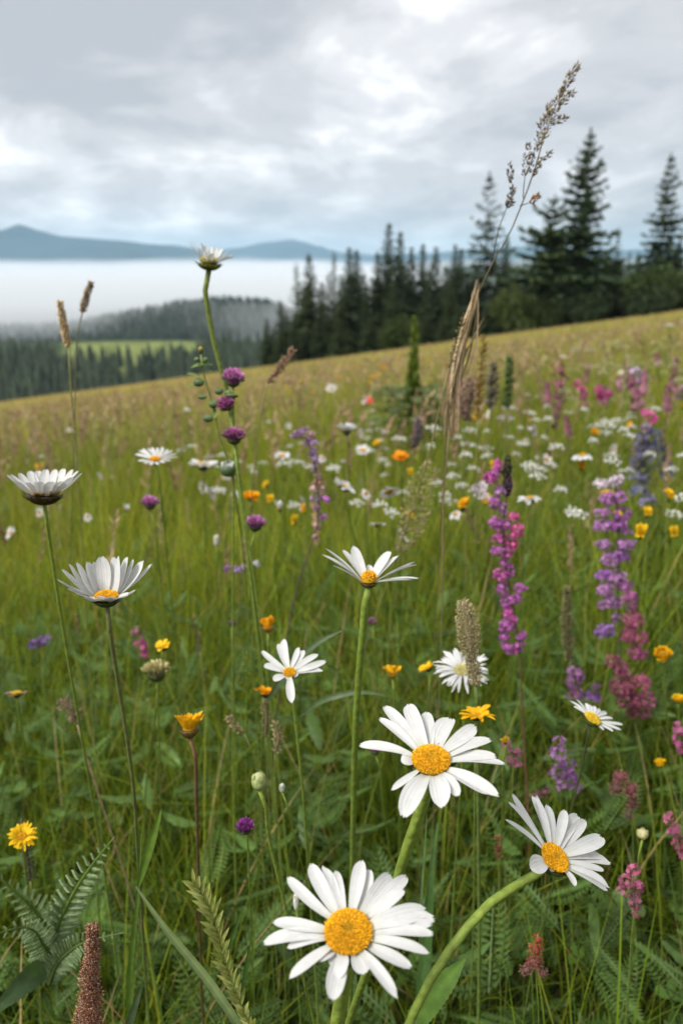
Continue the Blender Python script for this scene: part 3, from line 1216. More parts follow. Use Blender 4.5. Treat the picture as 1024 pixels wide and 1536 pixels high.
# a five-petalled little blossom that faces +z
_s5v, _s5f = [], []
for _k in range(5):
    _a = _k * 2 * pi / 5
    _b = len(_s5v)
    for (_x, _y, _z) in ((0, 0, 0), (.5, .26, .25), (1.0, 0, .18), (.5, -.26, .25)):
        _s5v.append((_x * math.cos(_a) - _y * math.sin(_a), _x * math.sin(_a) + _y * math.cos(_a), _z))
    _s5f.append((_b, _b + 1, _b + 2, _b + 3))
STAR5, STAR5_F = np.array(_s5v), np.array(_s5f)


def clover(label, px, py, d, Rpx, tilt=60, phi=90, stem=None, squash=.85, n=170, col=(.54, .18, .44), tipc=(.74, .42, .66), parent=None, half=.25, low=(.09, .08, .04), name='clover', keep=True, group=None, stem_w=2.4):
    C = P(px, py, d)
    nrm = basis(C, tilt, phi)
    r = Rpx * d / FPX
    if parent is None:
        path = stem_path(C - nrm * r * .5, stem, C[1])
        t = thing(name, label, 'flower', ground_of(path), group)
        stem_part(t, path, stem_w * d / FPX / 2, stem_w * 1.2 * d / FPX / 2, STEMG, STEMD, n=24, k=6)
    else:
        t = parent
    M = frames(nrm)[0]
    V, F = SPH_HI
    mb = MB()
    mb.add(C + (V * r * .62 * [1, 1, squash]) @ M.T, F, np.array(col) * .45)
    i = np.arange(n)
    z = 1 - (i + .5) / n * (1 + half)
    th = i * 2.39996
    rr = np.sqrt(np.maximum(0, 1 - z * z))
    dd = np.stack([rr * np.cos(th), rr * np.sin(th), z * squash], 1) + rng.normal(0, .06, (n, 3))
    up = unit(dd * .8 + np.array([0, 0, .38]))
    sc = r * rng.uniform(.42, .62, n)
    f = ((z + half) / (1 + half))[:, None].clip(0, 1)
    cc = np.array(low)[None] * (1 - f) ** 4 + np.array(col)[None] * (1 - (1 - f) ** 4)
    cc = cc * rng.uniform(.75, 1.3, (n, 1))
    tc_ = np.array([[.6] * 3, [.8] * 3, [1.2] * 3, np.array(tipc) / np.array(col), [1.2] * 3, [.8] * 3])
    stamp(mb, FLORET, FLORET_F, C + (dd * r * .48) @ M.T, frames(up @ M.T, rng.uniform(0, 6.28, n)), np.stack([sc * .9, sc * .9, sc], 1), cc, tc_)
    mb.build('blossoms', M_RAY, t)
    mb = MB()
    bract_cup(mb, C - nrm * r * squash * .30, nrm, r * .55, .8, (.08, .11, .035), count=12)
    mb.build('bract_cup', M_LEAF, t)
    if keep:
        KEEP_OUT.append((px, py, Rpx + 5, Rpx + 5, d))
    return t


def clumps_mesh(mb, clumps, Y0, fl, palette_jit=.18, tpl=None, dens=1.0, out=.7, depth=1.0):
    """clumps: (px, py, rx, ry, (r,g,b)) in photo pixels on the plane y = Y0"""
    T, TF = tpl if tpl is not None else (STAR5, STAR5_F)
    for c in clumps:
        x, y, rx, ry, col = c[0], c[1], c[2], c[3], np.array(c[4])
        C = Q(x, y, Y0)
        s = Y0 / FPX / math.cos(PITCH) * 1.0
        core_ = tpl is not None
        if core_:
            mb.add(C + SPH[0] * [rx * s * .55, rx * s * .55, ry * s * .7], SPH[1], col * .55)
        m = max(5, int(dens * (110 if core_ else 30) * (rx * ry) / (fl / s) ** 2 * .12 + 4))
        dd = unit(rng.normal(0, 1, (m, 3)))
        rr = rng.uniform(.25, 1, (m, 1)) ** .5
        ax = np.stack([RIGHT * rx * s, np.array([0, 1, 0]) * min(rx, ry) * s * depth, np.array([0, 0, 1]) * ry * s], 1)
        pos = C + (dd * rr) @ ax.T
        nd = unit(dd * out + np.array([0, -.15, .25]) + rng.normal(0, .35, (m, 3)))
        cc = col[None] * (1 + rng.normal(0, palette_jit, (m, 1))).clip(.5, 1.7)
        stamp(mb, T, TF, pos, frames(nd, rng.uniform(0, 6.28, m)), fl * rng.uniform(.7, 1.2, m), cc)


def cluster_plant(label, clumps, Y0, stem, name, cat='flower', fl=.0042, stem_w=3, stem_col=STEMG, stem_col2=STEMD, tpl=None, dens=1.0, jit=.18, keep=True, mat=None, buds=None, part='blossoms', group=None, out=.7):
    start = Q(stem[0][0], stem[0][1], Y0)
    path = stem_path(start, stem[1:], Y0)
    t = thing(name, label, cat, ground_of(path), group)
    w = stem_w * Y0 / FPX / 2
    stem_part(t, path, w * .55, w * 1.2, stem_col, stem_col2, n=44, k=6)
    mb = MB()
    clumps_mesh(mb, clumps, Y0, fl, jit, tpl, dens, out)
    mb.build(part, mat or M_RAY, t)
    if buds:
        mb = MB()
        for (x, y, rx, ry, col, m) in buds:
            C = Q(x, y, Y0)
            s = Y0 / FPX
            dd = unit(rng.normal(0, 1, (m, 3)))
            pos = C + dd * np.array([rx * s, rx * s, ry * s])
            stamp(mb, SPH_LO[0] * [1, 1, 1.6], SPH_LO[1], pos, frames(dd + [0, 0, .8]), rx * s * .28 * rng.uniform(.7, 1.3, m), np.array(col)[None] * rng.uniform(.6, 1.4, (m, 1)))
            mb.add(C + SPH[0] * [rx * s * .9, rx * s * .9, ry * s], SPH[1], np.array(col) * .6)
        mb.build('buds', M_HEAD, t)
    if keep:
        for c in clumps[::2]:
            KEEP_OUT.append((c[0], c[1], c[2] + 6, c[3] + 8, Y0))
    return t


SPIKELET = np.array([(0, 0, 0), (.16, .10, .35), (-.16, .10, .35), (0, -.16, .35), (0, 0, 1)])
SPIKELET_F = np.array([(0, 1, 2), (0, 2, 3), (0, 3, 1), (4, 2, 1), (4, 3, 2), (4, 1, 3)])


def seed_spike(mb, axis, r, count, ln, cols, out=.55, core=True, rprof=None, corecol=None, rag=0.0):
    """a dense grass head: little pointed seeds all round an axis (world points)"""
    A = curve_pts(axis, 30)
    u = rng.random(count)
    i = u * (len(A) - 1.001)
    k = i.astype(int)
    f = (i - k)[:, None]
    c = A[k] * (1 - f) + A[k + 1] * f
    tdir = unit(A[k + 1] - A[k])
    prof = np.interp(u, np.linspace(0, 1, len(rprof)), rprof) if rprof is not None else np.sin(pi * (.08 + .88 * u)) ** .6
    a = rng.uniform(0, 6.28, count)
    Mx = frames(tdir)
    rd = Mx[:, :, 0] * np.cos(a)[:, None] + Mx[:, :, 1] * np.sin(a)[:, None]
    lob = 1 + rag * np.sin(a * 2 + u * 23) * np.sin(u * 41 + a) + rag * .5 * rng.normal(0, 1, count)
    pos = c + rd * (r * prof * lob * rng.uniform(.45, .95, count))[:, None]
    d = unit(tdir * (1 - out) + rd * out + rng.normal(0, .15, (count, 3)))
    cc = np.array(cols)[rng.integers(0, len(cols), count)] * rng.uniform(.7, 1.3, (count, 1))
    L_ = ln * rng.uniform(.7, 1.3, count)
    stamp(mb, SPIKELET, SPIKELET_F, pos, frames(d, rng.uniform(0, 6.28, count)), np.stack([L_, L_, L_], 1), cc)
    if core:
        pr = rprof if rprof is not None else list(np.sin(pi * (.08 + .88 * np.linspace(0, 1, 9))) ** .6)
        tube(mb, A, [max(.1, p) * r * .42 for p in pr], 8, np.array(corecol if corecol is not None else cols[0]) * .6)


def grass_plant(label, axis_px, Y0, rpx, count, lnpx, cols, stem, name='grass_stalk', core=True, stem_w=2, stem_col=(.16, .17, .05), stem_col2=STEMD, rprof=None, out=.5, rag=0.0, group=None, keep=False, mat=None, cat='grass'):
    ax = [Q(x, y, Y0) for x, y in axis_px]
    s = Y0 / FPX
    path = stem_path(ax[0], stem, Y0)
    t = thing(name, label, cat, ground_of(path), group)
    stem_part(t, path, stem_w * s / 2, stem_w * 1.3 * s / 2, stem_col, stem_col2, n=36, k=6)
    mb = MB()
    seed_spike(mb, ax, rpx * s, count, lnpx * s, cols, out, core, rprof, rag=rag)
    mb.build('seed_head', mat or M_DRY, t)
    if keep:
        for x, y in axis_px:
            KEEP_OUT.append((x, y, rpx + 6, rpx + 10, Y0))
    return t


def leaf_mesh(mb, pts, w, n=None, col=(.06, .115, .025), nl=18, nw=5, tooth=0.0, fold=.25, prof=None, face=None):
    """blade leaf along world points"""
    A = curve_pts(pts, nl)
    T = unit(np.gradient(A, axis=0))
    f = unit(CAM - A[nl // 2]) if face is None else np.asarray(face, float)
    side = unit(np.cross(T, f))
    nn = np.cross(side, T)
    t = np.linspace(0, 1, nl)
    wp = np.interp(t, np.linspace(0, 1, len(prof)), prof) if prof is not None else np.sin(pi * (t * .93 + .05)) ** .75
    if tooth:
        wp = wp * (1 + tooth * (np.arange(nl) % 2))
    s = np.linspace(-1, 1, nw)
    V = A[:, None] + side[:, None] * ((wp * w / 2)[:, None] * s)[..., None] + nn[:, None] * ((wp * w / 2)[:, None] * fold * np.abs(s))[..., None]
    i = np.arange(nl - 1)[:, None] * nw
    j = np.arange(nw - 1)[None]
    F = np.stack([i + j, i + j + 1, i + nw + j + 1, i + nw + j], -1).reshape(-1, 4)
    cc = np.array(col)[None, None] * (1 + .28 * (1 - np.abs(s)) ** 4)[None, :, None] * (.9 + .2 * t)[:, None, None]
    mb.add(V.reshape(-1, 3), F, cc.reshape(-1, 3))


def feather_leaf(mb, pts, w, col, pairs=24, rib=(.13, .19, .05), nsub=7, ribw=.0016):
    """a finely divided leaf: midrib with many pairs of toothed leaflets"""
    A = curve_pts(pts, 40)
    tube(mb, A, [ribw, ribw * .8, ribw * .3], 6, rib, rib)
    f = unit(CAM - A[20])
    for k in range(pairs):
        u = (k + .6) / (pairs + .4)
        i = int(u * 38)
        c = A[i] + (A[i + 1] - A[i]) * (u * 38 - i)
        T = unit(A[min(39, i + 2)] - A[max(0, i - 2)])
        side = unit(np.cross(T, f))
        ln = w * math.sin(pi * min(.98, u * .85 + .14)) ** .8
        for sg in (-1, 1):
            d = unit(T * .75 + side * sg * 1.0 + f * random.uniform(-.25, .35))
            e = c + d * ln * random.uniform(.85, 1.1)
            m = (c + e) / 2 + f * ln * .06
            leaf_mesh(mb, [c, m, e], ln * .15, col=np.array(col) * random.uniform(.8, 1.2), nl=6, nw=3, fold=.3, face=unit(f + T * .2))
            # lobes along each leaflet
            for q in range(nsub):
                v = (q + 1) / (nsub + 1)
                b = c + (e - c) * v
                for s2 in (-1, 1):
                    dd = unit(d * .9 + T * s2 * .8 + f * random.uniform(-.3, .3))
                    l2 = ln * .36 * (1 - .5 * v)
                    leaf_mesh(mb, [b, b + dd * l2 * .5, b + dd * l2], l2 * .36, col=np.array(col) * random.uniform(.8, 1.25), nl=4, nw=3, fold=.2, face=f)


def ellip(mb, C, rx, rz, ang=0.0, col=(.1, .16, .04), col2=None, hi=True, n=None):
    V, F = SPH_HI if hi else SPH
    ax = RIGHT * math.sin(R(ang)) + UP * math.cos(R(ang)) if n is None else n
    M = frames(ax)[0]
    k = V * [rx, rx, rz]
    c1 = np.array(col)
    c2 = c1 if col2 is None else np.array(col2)
    f = sstep(-.2, .8, V[:, 2])[:, None]
    mb.add(C + k @ M.T, F, c1 * (1 - f) + c2 * f)


def bud(label, px, py, d, rxp, ryp, stem, col=(.36, .42, .17), col2=(.50, .52, .27), name='flower_bud', stem_w=2.5, ang=0, stem_col=STEMG, group=None):
    C = P(px, py, d)
    s = d / FPX
    path = stem_path(C - UP * ryp * s * .8, stem, C[1])
    t = thing(name, label, 'flower bud', ground_of(path), group)
    stem_part(t, path, stem_w * s / 2, stem_w * s * .65, stem_col, STEMD, n=28, k=6)
    mb = MB()
    ellip(mb, C, rxp * s, ryp * s, ang, col, col2)
    # overlapping scales
    for k in range(14):
        a = k * 2.4
        h = -.7 + .09 * k
        rr = math.sqrt(max(.05, 1 - h * h))
        b = C + np.array([math.cos(a) * rr * rxp * s, math.sin(a) * rr * rxp * s, h * ryp * s]) * 1.02
        e = C + np.array([math.cos(a) * rr * .7 * rxp * s, math.sin(a) * rr * .7 * rxp * s, min(1.0, h + .75) * ryp * s]) * 1.06
        leaf_mesh(mb, [b, (b + e) / 2 + unit(b - C) * rxp * s * .12, e], rxp * s * .8, col=np.array(col) * random.uniform(.75, 1.1), nl=6, nw=3, fold=-.2, face=unit(b - C))
    mb.build('bud_scales', M_LEAF, t)
    KEEP_OUT.append((px, py, rxp + 6, ryp + 6, d))
    return t
# ------------------------------------------------------------------ the flowers one can single out
def zt(x0, y0, s, pts):
    """points read in an enlargement of the photo (corner x0, y0, scale s) -> photo pixels"""
    return [(x0 + p[0] / s, y0 + p[1] / s, *p[2:]) for p in pts]


# large daisy low in front
daisy('largest white daisy facing the viewer, lowest of all the flowers, round yellow disc', 522, 1399, .315, 33, 92, 37.5,
      zt(380, 1280, 3.413, [(172, 113, 1.0), (290, 50, 1.05), (352, 50, .7), (420, 76, .75), (548, 36, 1.15), (592, 82, 1.0), (700, 90, 1.1), (786, 103, 1.05), (770, 196, .95),
                            (885, 282, 1.35), (926, 318, 1.15), (912, 348, .9), (920, 404, .9), (900, 494, .8), (806, 572, 1.05), (735, 750, .95), (565, 628, 1.35), (402, 756, 1.35), (432, 645, .95),
                            (404, 566, .9), (342, 556, .8), (184, 640, .9), (172, 478, .75), (52, 462, 1.05), (98, 345, 1.05)]),
      25, [(510, 1500, .01), (500, 1560, .015)], stem_w=20, bow=.075, ndisc=700)
daisy('big white daisy with arching narrow petals on a thick stem, above the largest one', 646, 1141, .37, 46, 88, 30,
      zt(520, 1040, 3.938, [(72, 293, .8), (190, 163, .85), (220, 90, .95), (357, 46, 1.15), (466, 102, 1.05), (615, 142, 1.5), (762, 205, 1.15), (848, 282, 1.2), (880, 362, 1.0), (935, 412, 1.1),
                            (898, 590, .95), (833, 583, .9), (655, 610, .95), (560, 675, 1.45), (333, 738, 1.5), (263, 563, .55), (318, 392, 1.0)]),
      24, [(637, 1195, .012), (612, 1265, .02), (592, 1330, .03)], stem_w=15, bow=.07, ndisc=560)
daisy('white daisy tilted sideways with upswept petals on a long curved stem', 831, 1287, .40, 50, 42, 24,
      zt(740, 1170, 5.12, [(88, 303, .65), (112, 168, .75), (152, 95, .8), (297, 120, .95), (335, 105, 1.15), (428, 178, 1.1), (530, 238, .95), (650, 272, 1.3), (698, 310, 1.25), (830, 430, 1.6),
                           (845, 578, 1.0), (905, 630, 1.15), (840, 700, .8), (870, 850, 1.2), (885, 830, 1.0), (640, 805, .7), (268, 690, 1.7), (440, 692, .7)]),
      19, [(800, 1315, .01), (750, 1343, .0), (690, 1405, -.02), (640, 1480, -.03), (608, 1550, -.035)], stem_w=11.5, bow=.05, ndisc=460, dh=.3)
# cup-shaped daisy on the left, side view
daisy('cup-shaped white daisy with tall upright petals seen from the side', 160, 896, .50, 72, 92, 18,
      zt(70, 820, 5.69, [(95, 278, 1.1, 'b'), (130, 193, 1.1, 'b'), (190, 148, .8, 'b'), (250, 138, 1.25, 'b'), (352, 128, 1.1, 'b'), (402, 130, .8, 'b'), (465, 84, 1.3, 'b'), (578, 88, 1.0, 'b'),
                         (620, 78, 1.1, 'b'), (700, 88, 1.2, 'b'), (740, 110, .9, 'b'), (828, 122, 1.2, 'b'), (902, 150, .95, 'b'),
                         (250, 400, 1.2, 'f', .7), (320, 440, 1.4, 'f', .55), (410, 440, 1.6, 'f', .5), (505, 425, 1.7, 'f', .5), (600, 435, 1.6, 'f', .5), (690, 410, 1.3, 'f', .6), (760, 375, 1.0, 'f', .7), (180, 360, 1.1, 'f', .8)]),
      20, [(163, 930, .0), (175, 1010, .01), (188, 1090, .02), (200, 1180, .03), (206, 1270, .04)], stem_w=5.5, bow=-.04, sphere=3.55, stem_col=(.13, .14, .05), dh=.5, ndisc=200, disc_col=((.75, .36, .01), (.78, .40, .01)))
# flat daisy far left with dark underside
daisy('flat white daisy seen edge-on showing its dark brown underside', 66, 738, .58, 84, 90, 23,
      [(10, 713, 1), (16, 711, .9), (30, 709, 1), (44, 707, 1), (57, 706, 1), (70, 704, 1), (84, 704, .95), (97, 703, 1), (110, 704, .9), (118, 706, 1), (124, 710, .95),
       (22, 722, 1.1, 'f', .95), (40, 724, 1.1, 'f', .75), (58, 722, 1.1, 'f', .7), (76, 722, 1.1, 'f', .7), (94, 722, 1.1, 'f', .75), (110, 716, 1.1, 'f', .95)],
      17, [(68, 765, .0), (76, 820, .01), (88, 900, .02), (98, 960, .03)], stem_w=4.5, bow=-.03, sphere=2.55, cup_col=(.070, .045, .018), bract_r=1.08, dh=.35, ndisc=120)
daisy('small white daisy with orange centre behind the cup-shaped one, above a purple clover', 233, 689, .92, 72, 92, 8.5,
      [(200, 683), (203, 679), (208, 676), (214, 674), (221, 672), (228, 671), (236, 670), (244, 671), (252, 673), (259, 676), (266, 680), (267, 685), (258, 691), (247, 694), (237, 696), (226, 696), (216, 694), (207, 691)],
      6.5, [(236, 705, 0), (243, 760, .02), (247, 800, .03)], stem_w=2.6, bow=.0, disc_col=((.80, .36, .01), (.80, .38, .01)), ndisc=120, elev=10)
# the tall half-spent daisy against the fog
tall = daisy('tallest daisy, half spent with ragged petals, standing up against the fog', 314, 392, .76, 86, 88, 15,
             zt(0, 340, 2, [(568, 45, .6), (578, 38, .6), (590, 42, .7), (604, 48, .8), (618, 56, .9), (634, 60, 1.0), (650, 62, 1.0), (668, 66, 1.2), (684, 72, 1.2), (698, 84, 1.3), (702, 92, 1.0),
                            (566, 62, .5), (640, 80, 1.2, 'f', .8), (668, 88, 1.2, 'f', .85), (616, 72, .9, 'f', .7), (596, 62, .7, 'f', .75)]),
             9, [(308, 415, .0), (311, 460, .0), (322, 520, .0), (336, 570, .0), (346, 620, .0), (353, 680, .0), (364, 770, .01), (374, 850, .02), (383, 930, .03), (390, 1000, .04)],
             stem_w=6.5, bow=.02, sphere=2.1, cup_col=(.15, .16, .03), bract_r=1.15, disc_on=True, disc_col=((.45, .40, .10), (.5, .42, .12)), ndisc=100, stem_col=(.14, .18, .035))
# daisy with upswept sides in the middle
daisy('white daisy seen from the side with two fans of petals and orange florets', 553, 872, .55, 79, 92, 12,
      zt(470, 800, 6.02, [(80, 190, .8, 'f'), (110, 133, 1.2, 'b'), (175, 293, .6, 'f'), (262, 155, 1.0, 'b'), (355, 116, 1.25, 'b'), (505, 285, .8, 'b', .6), (688, 162, 1.25, 'b'), (768, 200, 1.4, 'b'),
                          (912, 256, 1.0, 'b'), (928, 288, .9, 'f'), (945, 408, .8, 'f'), (885, 425, .8, 'f')]),
      16, [(549, 892, .0), (544, 940, .0), (536, 1030, .005), (531, 1130, .012), (529, 1230, .02), (528, 1290, .025)], stem_w=9.5, bow=.04, sphere=5.4, dh=1.3, ndisc=46, disc_col=((.80, .40, .01), (.80, .36, .01)),
      stem_col=(.155, .215, .030), cup_col=(.13, .10, .03))
daisy('small white daisy with few blunt petals, one hanging straight down', 434, 1009, .58, 42, 90, 9.6,
      zt(370, 940, 3.657, [(82, 133, .9), (95, 207, 1.0), (172, 92, 1.0), (202, 70, 1.2), (283, 112, .9), (315, 127, 1.1), (392, 148, 1.0), (432, 185, 1.05), (418, 238, 1.1), (145, 293, 1.1), (222, 293, .8), (280, 268, .8), (247, 420, 1.25)]),
      12.5, [(438, 1040, .01), (446, 1110, .015), (455, 1200, .02), (461, 1290, .03)], stem_w=4, bow=.03, ndisc=150, disc_col=((.72, .36, .01), (.75, .38, .01)))
daisy('white daisy turned down to the side on a dark thin stem, beside the purple spikes', 888, 1078, .62, 62, 55, 13,
      zt(700, 660, 3.16, [(492, 1228, .9), (520, 1224, .9), (560, 1250, .9), (580, 1254, .8), (603, 1262, .9), (630, 1275, .8), (663, 1290, .9), (690, 1322, .9), (735, 1352, .8), (728, 1376, .8), (690, 1384, .8), (650, 1372, .8), (505, 1262, .8)]),
      9, [(882, 1100, .0), (874, 1140, .01), (862, 1190, .015), (850, 1240, .02)], stem_w=2.8, stem_col=(.05, .055, .025), bow=.03, disc_col=((.62, .42, .02), (.65, .45, .03)), ndisc=140, dh=.3)
# fringed fleabane behind the grass head
rayed('white fringed fleabane with hair-thin petals behind the brown grass head', 693, 1005, .68, 44, 95, 43, 78, 2, 4.2, WHITE, [(693, 1035, .01), (695, 1100, .02), (690, 1180, .03)],
      name='fleabane', rdisc=.30, disc_col=((.50, .46, .18), (.55, .50, .22)), mat=M_PETAL, lenvar=.22, dh=.25, nd=160)
# smaller daisies farther off
for lab, x, y, d, tl, ph, rp, Rp, nr, el, st in (
        ('pale daisy with petals held up like a shuttlecock, alone in the mid meadow', 520, 646, 1.55, 84, 90, 3.4, 19, 17, 28, [(521, 680, .02)]),
        ('little white daisy on edge beside the thin lilac spike', 517, 730, 1.25, 76, 60, 5, 21, 15, 4, [(520, 760, .02)]),
        ('small daisy with large yellow centre under a cluster of white umbels', 583, 737, 1.3, 66, -80, 7, 17, 15, 4, [(586, 770, .02)]),
        ('white daisy with orange centre beside the magenta spike', 795, 747, 1.15, 80, 88, 6, 20, 16, -12, [(792, 780, .01), (786, 830, .03)]),
        ('small drooping white daisy seen from behind above the two-fan daisy', 603, 803, 1.15, 74, 40, 4, 15, 13, 6, [(600, 830, .02)]),
        ('white daisy with orange top near the blue lupin', 873, 683, 1.6, 80, 90, 6, 18, 15, -16, [(873, 720, .03)]),
        ('white daisy lying flat on edge just under the cluster of umbels', 566, 786, 1.3, 85, 88, 4, 14, 14, 2, [(568, 815, .02)]),
        ('blurred broad white daisy behind the clover stem', 305, 698, 1.5, 78, 88, 9, 24, 20, 6, [(306, 740, .02)]),
        ('white daisy with yellow centre among umbels beside the thin lilac spike', 423, 684, 1.8, 66, 88, 5, 14, 14, 5, [(424, 720, .02)]),
        ('white daisy with yellow centre in the thick of the white umbels', 544, 676, 1.7, 64, 88, 5, 13, 14, 6, [(545, 710, .02)])):
    C = P(x, y, d)
    rayed(lab, x, y, d, tl, ph, Rp, nr, el, Rp * .36, WHITE, st, name='daisy', rdisc=rp / Rp, mat=M_PETAL, stem_w=2.2, nd=60, keep=True, bow=.05, nw=5)

# ---------------------------------------------------------------- yellow flowers
YEL, ORA = (.84, .55, .012), (.86, .40, .008)
rayed('large yellow orange flower with upswept toothed petals on a brown stem', 284, 1094, .56, 74, 92, 31, 24, 42, 9, (.85, .47, .010), [(290, 1120, .0), (294, 1190, .01), (297, 1290, .03)], name='hawkweed', layers=2, stem_w=5, stem_col=(.17, .10, .05), stem_col2=(.12, .08, .04),
      rdisc=.3, cup_col=(.16, .10, .03), lenvar=.25, cup_r=.42)
rayed('yellow flower with slender petals half hidden behind a grey grass head', 34, 1255, .62, 30, 90, 23, 34, 4, 4.6, YEL, [(36, 1280, .01), (42, 1340, .03)], name='hawkweed', layers=2, rdisc=.32, lenvar=.2)
rayed('closed orange yellow flower head beside the long clover stem', 402, 940, .80, 80, 90, 17, 26, 52, 7, ORA, [(402, 960, 0), (404, 1010, .02)], name='marigold', layers=2, rdisc=.3, cup_col=(.40, .20, .02), cup_r=.5)
rayed('yellow flower with six upright pointed petals', 588, 1010, .80, 80, 90, 18, 13, 38, 8, (.82, .46, .01), [(590, 1030, 0), (592, 1080, .02)], name='marigold', rdisc=.25, nd=30, cup_col=(.45, .28, .03), cup_r=.42)
rayed('ragged yellow flower close beside the white fringed fleabane', 642, 1002, .82, 70, 120, 15, 16, 22, 7, YEL, [(644, 1020, 0), (640, 1080, .02)], name='marigold', rdisc=.3, lenvar=.4)
rayed('wide ragged yellow flower below the fleabane with gaps in its petals', 714, 1072, .60, 58, 90, 27, 22, 8, 7.5, (.85, .46, .008), [(713, 1095, .01), (712, 1160, .02)], name='hawkweed', rdisc=.22, lenvar=.45, nd=60)
rayed('round golden button flower with dark centre', 994, 984, .90, 40, 90, 16.5, 30, 30, 8, (.75, .42, .01), [(995, 1010, .01), (998, 1060, .03)], name='button_flower', layers=2, rdisc=.55, disc_col=((.35, .17, .01), (.66, .38, .01)), nd=120, dh=.5)
rayed('yellow button flower cut by the picture edge below the round golden one', 1016, 1051, .92, 60, 90, 11, 22, 34, 6, YEL, [(1017, 1070, .01), (1018, 1110, .03)], name='button_flower', layers=2, rdisc=.5, nd=60)
rayed('small yellow cup flower above the reddish seed heads', 989, 1148, .85, 70, 90, 12, 18, 48, 8, (.80, .50, .01), [(990, 1165, .01), (992, 1210, .03)], name='button_flower', layers=2, rdisc=.4, nd=50)
rayed('orange flower with dark centre among the white umbels', 600, 686, 1.75, 58, 100, 14, 13, 12, 9, (.85, .33, .006), [(601, 705, .0), (603, 740, .04)], name='marigold', layers=2, rdisc=.35, disc_col=((.25, .10, .01), (.5, .22, .01)), nd=50)
rayed('double yellow flower with full curled petals behind the clover stem', 376, 747, 1.3, 62, 88, 15, 20, 22, 9, (.85, .42, .006), [(377, 770, .01), (379, 810, .03)], name='marigold', layers=2, rdisc=.45, disc_col=((.85, .36, .005), (.85, .42, .006)), nd=50)
rayed('bright yellow flower with a few loose narrow petals above the cream head', 245, 970, .80, 55, 100, 18, 9, 15, 7, (.86, .56, .012), [(243, 985, .01), (238, 1030, .03)], name='hawkweed', rdisc=.2, lenvar=.4, nd=20)
rayed('orange yellow flower on edge below the closed orange head', 397, 1040, .75, 78, 75, 19, 16, 10, 8, (.86, .40, .006), [(396, 1055, 0), (394, 1100, .02)], name='marigold', layers=2, rdisc=.35, lenvar=.3, nd=40)
rayed('withered daisy head with yellow middle and brown petals', 26, 1041, .85, 78, 88, 17, 14, 2, 8, (.30, .20, .13), [(28, 1060, .01), (34, 1100, .03)], name='withered_flower', rdisc=.5, disc_col=((.6, .42, .03), (.5, .32, .03)), nd=60)
rayed('small yellow flower beside reddish seeds, right of the big arching daisy', 757, 1113, .62, 60, 110, 9, 14, 40, 6, (.82, .56, .05), [(756, 1125, 0), (754, 1180, .02)], name='button_flower', rdisc=.4, nd=30)
rayed('small yellow daisy near the tall purple spike with pale top', 909, 740, 1.5, 66, 90, 10, 13, 8, 6, (.82, .48, .02), [(909, 760, .02)], name='button_flower', rdisc=.5, nd=30)
clover('fluffy pale cream flower head under the loose yellow flower', 235, 1008, .76, 23, 82, 90, [(236, 1030, 0), (238, 1090, .02)], col=(.50, .44, .20), tipc=(.62, .56, .30), squash=.62, low=(.15, .2, .05), name='cream_flower')

# ---------------------------------------------------------------- purple clovers
CL = .745
c1 = clover('purple clover head highest on the long stem of the tallest daisy', 350, 568, CL, 18.5, 78, 85, [(350, 590, 0), (350, 640, 0)], stem_w=3)
c2 = clover('broken pink clover head among round leaves, below the highest clover', 340, 606, CL, 16, 60, 120, [(347, 622, 0), (352, 660, 0)], squash=.6, n=120, stem_w=3, tipc=(.6, .28, .48), col=(.40, .10, .28))
c3 = clover('flattened purple clover head halfway up the tallest daisy stem', 351, 655, CL, 19, 82, 88, [(352, 668, 0), (358, 720, 0)], squash=.62, col=(.36, .08, .26), tipc=(.62, .34, .5), stem_w=3)
clover('purple clover head touching the tallest daisy stem, lowest on it', 383, 786, .79, 17, 80, 90, [(377, 805, 0), (376, 850, .01)], squash=.7)
clover('lone purple clover head below the small orange-centred daisy', 225, 755, .95, 14.5, 80, 90, [(229, 770, 0), (236, 830, .02)], squash=.75)
clover('deep purple clover head low in the grass, left of the largest daisy', 368, 1241, .60, 15, 62, 95, [(371, 1260, .01), (374, 1330, .03)], squash=.9, col=(.26, .04, .25), tipc=(.42, .12, .42))
clover('tiny dusky clover head beside the closed orange flower', 348, 936, .95, 7, 80, 90, [(348, 950, 0), (350, 1000, .02)], col=(.20, .10, .13), tipc=(.3, .2, .2), n=70)
clover('tiny pinkish clover bud beside the bright green daisy stem', 558, 933, .95, 8, 80, 90, [(560, 950, 0), (563, 1000, .02)], col=(.30, .12, .22), n=70)
clover('faint pink clover head behind the big arching daisy', 562, 1124, .75, 12, 80, 90, [(566, 1140, 0), (572, 1190, .02)], col=(.38, .14, .25), n=90)

